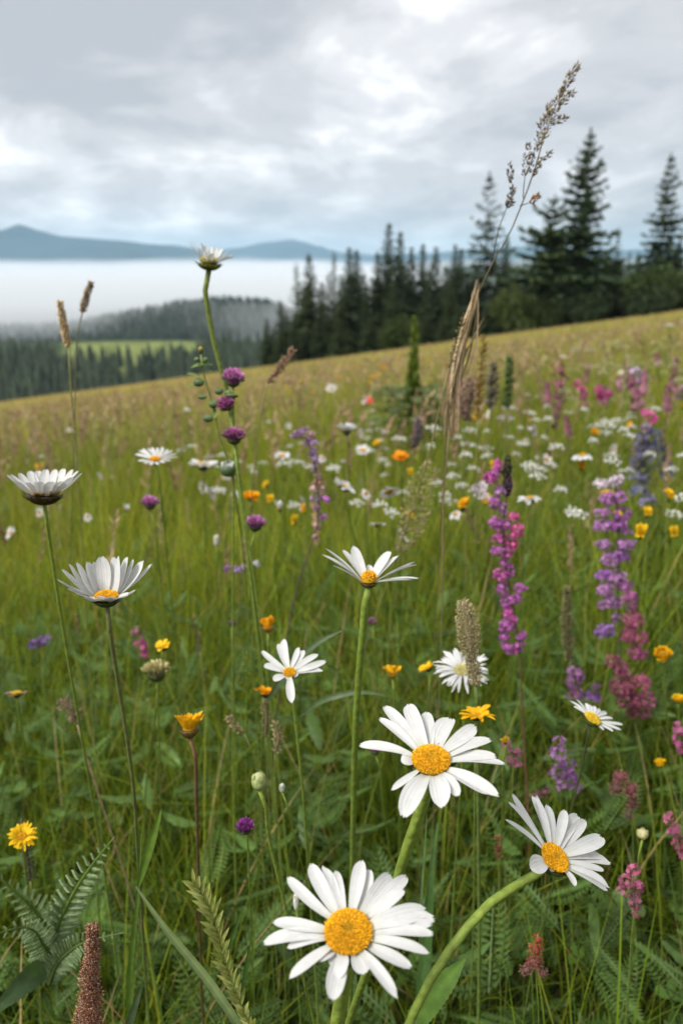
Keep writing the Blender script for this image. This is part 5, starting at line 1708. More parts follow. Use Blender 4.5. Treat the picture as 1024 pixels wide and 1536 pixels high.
# yellow-green grass ear at the bottom
Yk = .36
sk = Yk / FPX / math.cos(PITCH)
ear_px = zt(*ZB, [(747, 372), (790, 440), (828, 540), (860, 660), (905, 790), (960, 915), (1010, 1010)])
A = curve_pts([Q(x, y, Yk) for x, y in ear_px], 60)
bp_ = np.array([A[-1][0] + .015, Yk + .05, gz(A[-1][0] + .015, Yk + .05) - .01])
t = thing('grass_ear', 'pale yellow green grass ear arching in the lower left', 'grass', (bp_[0], bp_[1], bp_[2]))
mb = MB()
tube(mb, curve_pts([A[0], A[20], A[40], A[-1], bp_], 40), [.8 * sk, 2.0 * sk, 3.0 * sk, 3.0 * sk], 6, (.24, .27, .08), (.12, .17, .04))
mb.build('stem', M_STEM, t)
mb = MB()
for k in range(54):
    u = k / 54
    i = int(u * 58)
    c, T = A[i], unit(A[max(0, i - 1)] - A[i + 1])
    sd_ = unit(np.cross(T, FWD)) * (1 if k % 2 else -1)
    ln = (14 + 30 * math.sin(pi * min(1, .2 + u * .75))) * sk
    d = unit(T * 1.0 + sd_ * random.uniform(.35, .7) - FWD * random.uniform(-.3, .5))
    leaf_mesh(mb, [c, c + d * ln * .5 + T * ln * .05, c + d * ln], random.uniform(6, 9) * sk, col=np.array([(.30, .32, .10), (.24, .28, .075), (.36, .37, .14)][k % 3]), nl=7, nw=3, fold=.6)
    leaf_mesh(mb, [c, c + d * ln * .4 - FWD * ln * .2, c + unit(d - FWD * .3) * ln * .7], 5 * sk, col=(.27, .29, .09), nl=6, nw=3, fold=.6)
mb.build('spikelets', M_LEAF, t)

# ---------------------------------------------------------------- buds
bud('pale green round flower bud upright on a slender stalk', 388, 1172, .52, 11, 13.5, [(394, 1195, .0), (402, 1250, .01), (424, 1345, .02)], stem_w=5)
bud('tiny white-tipped bud beside the pale green round bud', 423, 1182, .55, 4.5, 7, [(428, 1200, 0), (440, 1250, .02)], (.4, .42, .36), (.66, .66, .62), stem_w=2.2)
bud('small cream bud under the dusty pink seed cluster', 963, 1251, .58, 8.5, 7.5, [(960, 1270, .0), (955, 1330, .02)], (.42, .40, .20), (.52, .48, .28), stem_w=3)
bud('narrow white closed bud behind the largest daisy', 444, 1352, .34, 4.5, 13, [(446, 1375, .0), (452, 1430, .02)], (.60, .60, .60), (.74, .74, .73), stem_w=3)
bud('white bud on a thin stalk right of the lone purple clover', 325, 811, 1.0, 5, 9, [(325, 830, .0), (326, 880, .02)], (.55, .52, .44), (.7, .7, .66), stem_w=2)

# ---------------------------------------------------------------- leaves that stand out
def leaf_plant(label, leaves, name='leafy_plant', cat='plant', base=None):
    b = leaves[0][0][0]
    root = np.array([b[0], b[1] + .02, gz(b[0], b[1] + .02)]) if base is None else base
    t = thing(name, label, cat, root)
    for pts_, w, kw in leaves:
        mb = MB()
        if kw.get('feather'):
            k2 = dict(kw)
            k2.pop('feather')
            feather_leaf(mb, pts_, w, **k2)
        else:
            leaf_mesh(mb, pts_, w, **kw)
        mb.build('leaf', M_LEAF, t)
    return t


zb = lambda pts_, Y: [Q(ZB[0] + p[0] / ZB[2], ZB[1] + p[1] / ZB[2], Y + (p[2] if len(p) > 2 else 0)) for p in pts_]
BG = (.18, .25, .12)
Yb = .50
sb = Yb / FPX
leaf_plant('large blue green feathery leaves spreading in the lower left corner',
           [(zb([(190, 760, .06), (215, 560, .02), (300, 380, 0), (440, 195, -.02)], Yb), 46 * sb, dict(feather=True, col=BG, ribw=.0020, rib=(.15, .235, .05))),
            (zb([(190, 760, .06), (190, 560, .02), (90, 430, -.01), (-40, 320, -.02)], Yb), 44 * sb, dict(feather=True, col=BG, ribw=.0020, rib=(.15, .235, .05))),
            (zb([(190, 760, .06), (170, 610, .01), (60, 545, -.03), (-80, 590, -.05)], Yb), 40 * sb, dict(feather=True, col=np.array(BG) * .9, ribw=.0014)),
            (zb([(190, 760, .06), (260, 640, .0), (350, 590, -.03), (480, 560, -.04)], Yb), 34 * sb, dict(feather=True, col=np.array(BG) * .95, ribw=.0014))], name='feathery_plant')
leaf_plant('dark toothed leaf at the left edge below the feathery leaves', [(zb([(170, 690, .05), (90, 760, .0), (-40, 880, -.03)], .44), 90 / 2.56 * .44 / FPX * 1.2, dict(col=(.045, .085, .028), tooth=.12, nl=24, fold=.2))])
leaf_plant('smooth pointed leaf pair rising right of the pale green grass ear', [(zb([(860, 700, .02), (890, 590, 0), (935, 465, -.01)], .42), 9 * .42 / FPX, dict(col=(.06, .12, .03))), (zb([(925, 830, .02), (945, 700, 0), (965, 580, -.01)], .42), 9 * .42 / FPX, dict(col=(.07, .13, .03)))])
leaf_plant('broad grey green blade leaning below the sorrel spike', [(zb([(470, 1000, .02), (510, 870, 0), (545, 770, -.01)], .38), 16 * .38 / FPX, dict(col=(.075, .11, .06)))])
y_ = .33
leaf_plant('thick pale grass blade slanting down to the right in the lower left', [([Q(204, 1330, y_), Q(250, 1395, y_ - .01), Q(310, 1468, y_ - .02), Q(365, 1550, y_ - .03), Q(400, 1640, y_ - .02)], 15 * y_ / FPX, dict(col=(.13, .18, .065), fold=.5, nl=20, prof=[.25, .8, 1, 1, 1, 1]))], name='broad_grass', cat='grass', base=np.array([Q(400, 1640, y_)[0], y_, gz(0, y_)]))
y_ = .42
leaf_plant('upright bright green grass blades under the cup-shaped daisy', [([np.array([Q(192, 1480, y_)[0], y_ + .03, gz(-.1, y_)]), Q(196, 1450, y_ + .01), Q(208, 1330, y_), Q(212, 1250, y_)], 15 * y_ / FPX, dict(col=(.095, .165, .03), fold=.4)),
                                                                            ([Q(208, 1330, y_ - .002), Q(222, 1280, y_ - .002), Q(242, 1215, y_ - .004)], 16 * y_ / FPX, dict(col=(.11, .185, .03), fold=.4))], name='broad_grass', cat='grass')
y_ = .47
leaf_plant('long toothed green leaf standing beside the stem of the big arching daisy', [([np.array([Q(640, 1440, y_)[0], y_ + .02, gz(.05, y_)]), Q(640, 1400, y_), Q(646, 1320, y_), Q(656, 1235, y_ + .01)], 30 * y_ / FPX, dict(col=(.070, .135, .040), tooth=.10, nl=40, fold=.25, prof=[.5, .9, 1, 1, .9, .6, .1])),
                                                                            ([Q(628, 1420, y_ - .005), Q(632, 1340, y_ - .005), Q(640, 1220, y_)], 5 * y_ / FPX, dict(col=(.10, .16, .06)))])
y_ = .36
leaf_plant('bright toothed leaf hanging along the curved stem of the tilted daisy', [([Q(612, 1545, y_), Q(650, 1495, y_ - .005), Q(697, 1438, y_ - .005)], 44 * y_ / FPX, dict(col=(.085, .155, .03), tooth=.10, nl=34, fold=.3, prof=[.3, .9, 1, .95, .7, .1]))])
y_ = .62
leaf_plant('long soft grey green blade arching behind the few-petalled daisy', [([Q(395, 1060, y_ + .02), Q(440, 1000, y_), Q(470, 968, y_), Q(512, 946, y_)], 13 * y_ / FPX, dict(col=(.085, .125, .06), fold=.3)), ([Q(450, 1075, y_ + .02), Q(500, 1045, y_), Q(540, 1038, y_), Q(580, 1044, y_)], 10 * y_ / FPX, dict(col=(.09, .135, .06), fold=.3))], name='broad_grass', cat='grass')
# a dry stalk that leans by the yellow flowers at the left
grass_plant('dry pale stalk with withered tuft leaning at the left', [(116, 1085), (104, 1062), (92, 1050)], .72, 12, 90, 8, [(.33, .24, .15), (.27, .18, .12)], [(126, 1120), (140, 1165)], rprof=[.5, 1, .9, .6], stem_w=3, stem_col=(.30, .22, .13), stem_col2=(.2, .14, .08))
# ------------------------------------------------------------------ the many small flowers of the middle and far meadow
def at_height(px, py, h, lo=1.0, hi=95):
    """where the view ray through a photo pixel is h above the meadow"""
    Ys = np.geomspace(lo, hi, 500)
    r = ray(px, py)
    pts = CAM + r[None] * (Ys / r[1])[:, None]
    k = pts[:, 2] - ground(pts[:, 0], pts[:, 1]) - h
    i = np.where(k < 0)[0]
    i = i[0] if len(i) else len(Ys) - 1
    return pts[i]


def small_daisy_mesh(name, nray=13, elev=8, yellow=(.75, .40, .02), tilt=35, col=WHITE, rd=.33, seed=1):
    """head radius 1 (in units of .02 m), the head at the origin, a stem below it"""
    random.seed(seed)
    mb = MB()
    n = unit(np.array([math.sin(R(tilt)) * .3, -math.sin(R(tilt)), math.cos(R(tilt))]))
    Z = np.zeros(3)
    ray_head(mb, Z, n, .02, nray, elev, .0085, col, rin=.25, nl=5, nw=3)
    disc(mb, Z, n, .02 * rd, .6, 26, yellow, yellow)
    ellip(mb, Z - n * .003, .007, .004, 0, (.06, .09, .03), hi=False, n=n)
    tube(mb, curve_pts([Z - n * .004, (0, .004, -.05), (.004, .008, -.16), (.002, .01, -.30)], 8), [.0008, .0013], 5, STEMG, STEMD)
    return mb.mesh(name, M_PETAL)


def umbel_mesh(name, col=(.80, .80, .74), seed=2, R_=.03):
    """a flat or domed umbel of many tiny white florets on forking stalks"""
    random.seed(seed)
    g = np.random.default_rng(seed)
    mb = MB()
    tube(mb, curve_pts([(0, 0, -.035), (.002, .006, -.12), (0, .01, -.30)], 8), [.0009, .0014], 5, STEMG, STEMD)
    for k in range(11):
        a = k * 2.4
        rr = R_ * .85 * math.sqrt((k + .5) / 11)
        c = np.array([rr * math.cos(a), rr * math.sin(a), .008 - 7 * rr * rr + g.normal(0, .0018)])
        tube(mb, [np.array([0, 0, -.035]), c * [.7, .7, 0] + [0, 0, -.012], c], .0005, 4, STEMG, STEMG)
        m = 14
        dd = unit(g.normal(0, 1, (m, 3)) * [1, 1, .5])
        pos = c + dd * .0052 * g.uniform(.4, 1, (m, 1)) + [0, 0, .002]
        stamp(mb, STAR5, STAR5_F, pos, frames(dd * .5 + [0, 0, 1.0], g.uniform(0, 6.28, m)), g.uniform(.0022, .0034, m), np.array(col)[None] * g.uniform(.82, 1.08, (m, 1)))
    return mb.mesh(name, M_PETAL)


def button_mesh(name, col, seed=3):
    random.seed(seed)
    mb = MB()
    n = unit(np.array([0, -.45, .9]))
    Z = np.zeros(3)
    ray_head(mb, Z, n, .018, 14, 24, .008, col, rin=.2, layers=2, nl=5, nw=3)
    disc(mb, Z, n, .008, .6, 20, np.array(col) * .8, np.array(col) * .9)
    ellip(mb, Z - n * .004, .007, .005, 0, (.06, .09, .03), hi=False, n=n)
    tube(mb, curve_pts([Z - n * .004, (0, .004, -.05), (.004, .008, -.16), (.002, .01, -.30)], 8), [.0008, .0013], 5, STEMG, STEMD)
    return mb.mesh(name, M_RAY)


def tuft_mesh(name, col, seed=4, tall=1.0):
    g = np.random.default_rng(seed)
    mb = MB()
    m = 90
    u = g.random(m)
    a = g.uniform(0, 6.28, m)
    r = .014 * (1 - .55 * u)
    pos = np.stack([r * np.cos(a), r * np.sin(a), (.06 * u - .03) * tall], 1)
    dd = np.stack([np.cos(a), np.sin(a), np.full(m, .3)], 1)
    stamp(mb, STAR5, STAR5_F, pos, frames(dd, g.uniform(0, 6, m)), g.uniform(.005, .009, m), np.array(col)[None] * g.uniform(.6, 1.35, (m, 1)))
    tube(mb, curve_pts([(0, 0, .03 * tall), (.002, .004, -.12), (0, .01, -.32)], 8), [.0012, .0016], 5, np.array(col) * .5, STEMD)
    return mb.mesh(name, M_RAY)


ME = {
    'daisy': [small_daisy_mesh('daisy', 14, 8, tilt=38, seed=1), small_daisy_mesh('daisy', 12, 16, tilt=60, seed=5), small_daisy_mesh('daisy', 15, -6, tilt=22, seed=9), small_daisy_mesh('daisy', 13, 28, tilt=12, seed=14)],
    'white_umbel': [umbel_mesh('white_umbel', seed=2), umbel_mesh('white_umbel', seed=12, R_=.036), umbel_mesh('white_umbel', seed=22, R_=.025)],
    'cream_umbel': [umbel_mesh('cream_umbel', (.56, .53, .34), seed=3, R_=.034), umbel_mesh('cream_umbel', (.50, .50, .30), seed=13, R_=.04)],
    'lilac_umbel': [umbel_mesh('lilac_umbel', (.66, .56, .66), seed=4, R_=.034)],
    'buttercup': [button_mesh('buttercup', (.80, .52, .015)), button_mesh('buttercup', (.80, .42, .01), 8)],
    'pink_flower': [tuft_mesh('pink_flower', (.38, .17, .22)), tuft_mesh('pink_flower', (.32, .13, .18), 9, 1.5)],
}
CATS = {'daisy': 'flower', 'white_umbel': 'flower', 'cream_umbel': 'flower', 'lilac_umbel': 'flower', 'buttercup': 'flower', 'pink_flower': 'flower'}
LABS = {
    'near_daisy': ('small blurred white daisy scattered in the middle meadow', 'small daisies of the middle meadow'),
    'far_white': ('tiny white flower dot on the upper slope below the trees', 'white flower dots of the upper slope'),
    'white_umbel': ('small white flower cluster among its like in the middle meadow', 'white flower clusters of the middle meadow'),
    'cream_umbel': ('blurred cream flower cluster on the upper slope among its like', 'cream flower clusters of the upper slope'),
    'lilac_umbel': ('pinkish white flower cluster in the middle meadow among white ones', 'pinkish white clusters of the middle meadow'),
    'buttercup': ('small blurred yellow flower in the middle meadow', 'small yellow flowers of the middle meadow'),
    'far_yellow': ('tiny yellow flower dot far up the slope towards the wood', 'yellow flower dots far up the slope'),
    'pink_flower': ('blurred dusty pink flower tuft among the grasses of the slope', 'dusty pink tufts of the slope'),
}
_g = np.random.default_rng(77)


def put(kind, px, py, wpx, lab, h=None, label=None):
    """a small flower whose head is wpx photo pixels wide"""
    big = py > 640
    h = h if h is not None else (_g.uniform(.40, .56) if py > 600 else _g.uniform(.45, .62))
    p = at_height(px, py, h, lo=.9)
    rad = {'daisy': .04, 'white_umbel': .06, 'cream_umbel': .07, 'lilac_umbel': .068, 'buttercup': .036, 'pink_flower': .036}[kind]
    depth = float((p - CAM) @ FWD)
    want = wpx * depth / FPX
    sc = float(np.clip(want / rad, .45, 3.2))
    me = ME[kind][int(_g.integers(0, len(ME[kind])))]
    o = bpy.data.objects.new(kind, me)
    COL.objects.link(o)
    o.location = [float(a) for a in p]
    o.rotation_euler = (float(_g.normal(0, .12)), float(_g.normal(0, .12)), float(_g.normal(0, .5)))
    o.scale = (sc, sc, max(sc, 1.0) if sc < 2 else sc)
    if label:
        tag(o, label, 'flower')
    else:
        tag(o, LABS[lab][0], 'flower', LABS[lab][1])
    if wpx > 10:
        KEEP_OUT.append((px, py, wpx * .6, wpx * .5, depth))


def puts(kind, lab, z, items):
    for x, y, w in items:
        put(kind, z[0] + x / z[2], z[1] + y / z[2], max(4, w / z[2]), lab)


Z6 = (480, 560, 3.2)
put('daisy', 497, 583, 17, 'near_daisy', .55, 'single white flower on a thin stalk in the open meadow left of the red one')
puts('white_umbel', 'white_umbel', Z6, [(235, 285, 45), (285, 280, 50), (320, 292, 45), (230, 318, 55), (290, 330, 45), (250, 382, 50), (310, 372, 45), (300, 425, 60), (325, 450, 40), (308, 500, 45), (380, 325, 95), (540, 275, 95), (65, 465, 75), (175, 640, 50), (290, 655, 45),
                                        (815, 140, 60), (905, 175, 85), (720, 285, 70), (710, 355, 105), (700, 410, 80), (960, 270, 30), (985, 330, 45), (630, 515, 50), (680, 555, 75), (345, 690, 40), (250, 245, 30), (630, 450, 50), (800, 410, 60), (1000, 455, 40), (940, 400, 50), (800, 290, 40), (600, 600, 50), (560, 545, 40)])
puts('lilac_umbel', 'lilac_umbel', Z6, [(890, 222, 95), (755, 590, 60), (760, 560, 50)])
puts('daisy', 'near_daisy', Z6, [(205, 372, 80), (810, 198, 30), (1010, 278, 40), (220, 580, 30), (10, 410, 40), (190, 290, 36)])
puts('buttercup', 'buttercup', Z6, [(470, 50, 26), (210, 380, 30)])
put('buttercup', 558, 566, 9, 'far_yellow')
puts('white_umbel', 'far_white', Z7, [(938, 42, 85), (345, 192, 55), (425, 195, 45), (275, 240, 45), (1020, 12, 40)])
puts('cream_umbel', 'cream_umbel', Z7, [(675, 92, 65), (590, 155, 110), (910, 120, 65), (890, 190, 95), (410, 290, 90), (560, 280, 60), (640, 350, 85), (520, 340, 65), (870, 290, 80), (1000, 155, 70), (350, 320, 60), (700, 300, 60), (930, 240, 70), (800, 300, 60), (990, 250, 60), (430, 310, 70), (660, 240, 50), (850, 140, 50), (900, 340, 60), (1000, 330, 70),
                                        (480, 300, 60), (560, 240, 50), (760, 280, 60), (620, 300, 60), (960, 300, 60), (730, 240, 50), (840, 210, 55)])
puts('white_umbel', 'white_umbel', Z7, [(60, 595, 100), (540, 660, 100), (500, 685, 90), (575, 690, 70), (150, 755, 60), (650, 715, 40), (455, 685, 80), (550, 720, 60), (170, 560, 60), (720, 560, 50), (300, 590, 60), (400, 580, 50), (850, 580, 40), (700, 690, 50)])
puts('daisy', 'near_daisy', Z7, [(80, 700, 62), (285, 702, 62), (35, 775, 55), (165, 885, 85), (100, 880, 40), (65, 940, 50), (580, 815, 50), (210, 935, 40)])
puts('white_umbel', 'white_umbel', Z5b, [(40, 480, 55), (80, 705, 75), (10, 730, 60), (245, 985, 110), (750, 685, 55), (675, 705, 45), (640, 820, 105), (735, 815, 55), (800, 835, 75), (450, 870, 60), (510, 805, 65), (945, 840, 95), (705, 1080, 85), (290, 910, 50), (690, 800, 50), (545, 555, 40), (440, 830, 60), (370, 800, 50), (180, 770, 70), (260, 760, 60), (350, 1010, 50), (1000, 800, 50)])
puts('daisy', 'near_daisy', Z5b, [(140, 950, 62), (750, 1035, 55), (610, 1075, 45), (665, 570, 40)])
puts('buttercup', 'buttercup', Z5b, [(530, 935, 55), (555, 1025, 55), (705, 1155, 45)])
for x, y, w in ((17, 801, 18), (132, 776, 11), (60, 770, 9), (113, 592, 16), (280, 617, 13), (104, 645, 8), (190, 765, 10), (62, 687, 8), (318, 740, 12), (150, 715, 8)):
    put('daisy', x, y, w, 'near_daisy', .5)
for x, y, w in ((568, 563, 8), (587, 563, 8), (452, 571, 8), (508, 568, 7), (560, 541, 7), (600, 535, 8), (470, 590, 7), (590, 545, 8), (640, 540, 6), (530, 552, 6), (700, 520, 7), (670, 545, 6), (575, 552, 9), (430, 582, 6), (555, 575, 7)):
    put('buttercup', x, y, w, 'far_yellow')
for x, y, w in ((60, 700, 14), (945, 640, 12), (970, 770, 16), (1003, 745, 14), (1010, 800, 12), (960, 800, 10), (740, 700, 10), (455, 765, 12)):
    put('buttercup', x, y, w, 'buttercup')
for x, y, w in ((905, 595, 16), (950, 590, 18), (940, 560, 16), (930, 575, 12), (965, 575, 14), (1010, 560, 14), (880, 560, 12), (850, 640, 14), (1000, 600, 16), (820, 590, 14), (690, 590, 14), (985, 540, 12)):
    put('pink_flower', x, y, w, 'pink_flower')
# the rest of the slope's right half, thicker towards the right
n_ = 0
while n_ < 88:
    x, y = _g.uniform(560, 1040), _g.uniform(515, 780)
    edge = 392 + FPX * (.108 - .134 * (x - 512) / FPX) + 30
    if y < edge or _g.random() > (.25 + .75 * (x - 560) / 480) * (1 - .6 * (y - 520) / 260):
        continue
    w_ = (8 + (y - 500) * .055) * _g.uniform(.6, 1.3)
    k = _g.random()
    if y < 610:
        put('cream_umbel', x, y, w_, 'cream_umbel')
    elif k < .7:
        put('white_umbel', x, y, w_ * 1.1, 'white_umbel')
    elif k < .85:
        put('daisy', x, y, w_, 'near_daisy')
    else:
        put('buttercup', x, y, w_ * .7, 'buttercup')
    n_ += 1
# ------------------------------------------------------------------ the meadow's grass (nobody could count it)


def blades(base, h, az, lean, curl, w, c0, c1, seg=4, tip=.12):
    """ribbons: base (N,3), height, direction, how far they lean and droop, width, root and tip colours"""
    n = len(base)
    t = np.linspace(0, 1, seg + 1)
    dx = np.stack([np.cos(az), np.sin(az), np.zeros(n)], 1)
    side = np.stack([-np.sin(az), np.cos(az), np.zeros(n)], 1)
    tw = rng.uniform(-1.0, 1.0, n)
    tt = t[None, :, None]
    horiz = (lean[:, None] * t[None] + curl[:, None] * t[None] ** 2.2)[..., None]
    vert = (t[None] - .45 * (curl[:, None] * t[None] ** 2) * np.minimum(1, np.abs(curl[:, None])) - .12 * np.abs(lean[:, None]) * t[None])[..., None]
    c = base[:, None] + dx[:, None] * horiz * h[:, None, None] + np.array([0, 0, 1.0]) * vert * h[:, None, None]
    prof = (np.minimum(1, .55 + t * 1.6) * (1 - t) ** .65)[None] * (1 - tip) + tip * (1 - t[None] * .8)
    wd = side[:, None] * np.cos(tw)[:, None, None] + dx[:, None] * np.sin(tw)[:, None, None]
    wd = wd * (w[:, None] * prof)[..., None] * .5
    V = np.stack([c - wd, c + wd], 2)                      # n, seg+1, 2, 3
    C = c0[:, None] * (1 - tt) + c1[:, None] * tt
    C = np.repeat(C[:, :, None], 2, 2)
    m = (seg + 1) * 2
    k = np.arange(seg) * 2
    f = np.stack([k, k + 1, k + 3, k + 2], 1)
    return V.reshape(n, m, 3), f, C.reshape(n, m, 3)


def flush(mb, V, f, C):
    n, m = V.shape[:2]
    F = (f[None] + (np.arange(n) * m)[:, None, None]).reshape(-1, f.shape[1])
    mb.add(V.reshape(-1, 3), F, C.reshape(-1, 3))


def clear_of_heads(V):
    """which blades do not stand in front of a flower head"""
    n, m = V.shape[:2]
    px, py, z = project(V.reshape(-1, 3))
    px, py, z = px.reshape(n, m), py.reshape(n, m), z.reshape(n, m)
    bad = np.zeros(n, bool)
    for (x, y, rx, ry, d) in KEEP_OUT:
        bad |= ((((px - x) / rx) ** 2 + ((py - y) / ry) ** 2 < 1) & (z < d + .01)).any(1)
    bad |= ((z < .22) & (np.abs(px - 512) < 900)).any(1)
    return ~bad


def scatter(n, y0, y1, p=1.0, mx=.8, mk=.62):
    """ground points inside the widened view, denser near when p < 1"""
    u = rng.random(n)
    a, b = y0, y1
    y = (a ** (1 + p) + u * (b ** (1 + p) - a ** (1 + p))) ** (1 / (1 + p))
    x = rng.uniform(-1, 1, n) * (mk * y + mx)
    return x, y


GREENS = np.array([(.140, .200, .018), (.200, .265, .022), (.260, .300, .026), (.095, .160, .018), (.150, .215, .030), (.310, .315, .040)])
STRAW = np.array([(.46, .35, .15), (.38, .30, .13), (.40, .27, .13)])


def grass_colours(x, y, dry, tanfar):
    n = len(x)
    g = GREENS[rng.integers(0, len(GREENS), n)] * rng.uniform(.75, 1.25, (n, 1))
    patch = fnoise(x, y, 1.4, 2, 2.0)[:, None]
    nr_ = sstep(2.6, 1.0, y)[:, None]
    g = g * (1 - nr_ * np.array([[.36, .24, .32]]))  # near blades darker and greener: herb green plus depth shade put into the colour
    g = g * (1 + .25 * patch) * np.where(patch > 0, [1.08, 1.0, .95], [1, 1, 1.0])
    t = tanfar[:, None] * np.array([[.48, .415, .15]]) * rng.uniform(.7, 1.25, (n, 1)) + (1 - tanfar[:, None]) * g
    isdry = rng.random(n) < dry
    s = STRAW[rng.integers(0, 3, n)] * rng.uniform(.7, 1.15, (n, 1))
    return np.where(isdry[:, None], s, t)


def lay(name, n, y0, y1, p, hr, wr, seg, dry, tan_fn, prot=False, hfun=None, curl=.35, root=.75, tuft=0):
    x, y = scatter(n, y0, y1, p)
    az = rng.uniform(0, 2 * pi, n)
    shade = np.ones(n)
    hmul = np.ones(n)
    if tuft:
        # most blades belong to a tussock and lean out of it
        m_ = max(8, n // tuft)
        cx, cy_ = scatter(m_, y0, y1, p)
        k = rng.integers(0, m_, n)
        ina = rng.random(n) < .72
        a_ = rng.uniform(0, 2 * pi, n)
        rr_ = np.abs(rng.normal(0, .028, n)) * np.maximum(1, cy_[k] * .35)
        x = np.where(ina, cx[k] + rr_ * np.cos(a_), x)
        y = np.where(ina, np.maximum(y0, cy_[k] + rr_ * np.sin(a_)), y)
        az = np.where(ina, a_ + rng.normal(0, .5, n), az)
        shade = np.where(ina, rng.uniform(.72, 1.25, m_)[k], 1)
        hmul = np.where(ina, rng.uniform(.6, 1.2, m_)[k], 1)
    z = ground(x, y) - .01
    hh = hmul * rng.uniform(*hr, n) * (1 + .18 * fnoise(x, y, 1.1, 2, 4.0))
    if hfun is not None:
        hh = hh * hfun(x, y)
    lean = np.abs(rng.normal(0, .16, n))
    cl = np.abs(rng.normal(0, curl, n)).clip(0, 1.1)
    w = rng.uniform(*wr, n)
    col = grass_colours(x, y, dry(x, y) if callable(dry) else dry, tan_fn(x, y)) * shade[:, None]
    V, f, C = blades(np.stack([x, y, z], 1), hh, az, lean, cl, w, col * root, col * 1.12, seg)  # blade roots painted darker, for the shade in the gaps
    if prot:
        k = clear_of_heads(V)
        V, C = V[k], C[k]
    mb = MB()
    flush(mb, V, f, C)
    o = mb.build(name, M_GRASS, smooth=True)
    tag(o, kind='stuff')
    return o


def tan_mid(x, y):
    u = x / np.maximum(y, .1)
    return (sstep(2.5, 16, y) * (.50 - .35 * u) + .30 * sstep(25, 60, y) + .18 * fnoise(x, y, 7, 3, 1.0)).clip(0, .95)


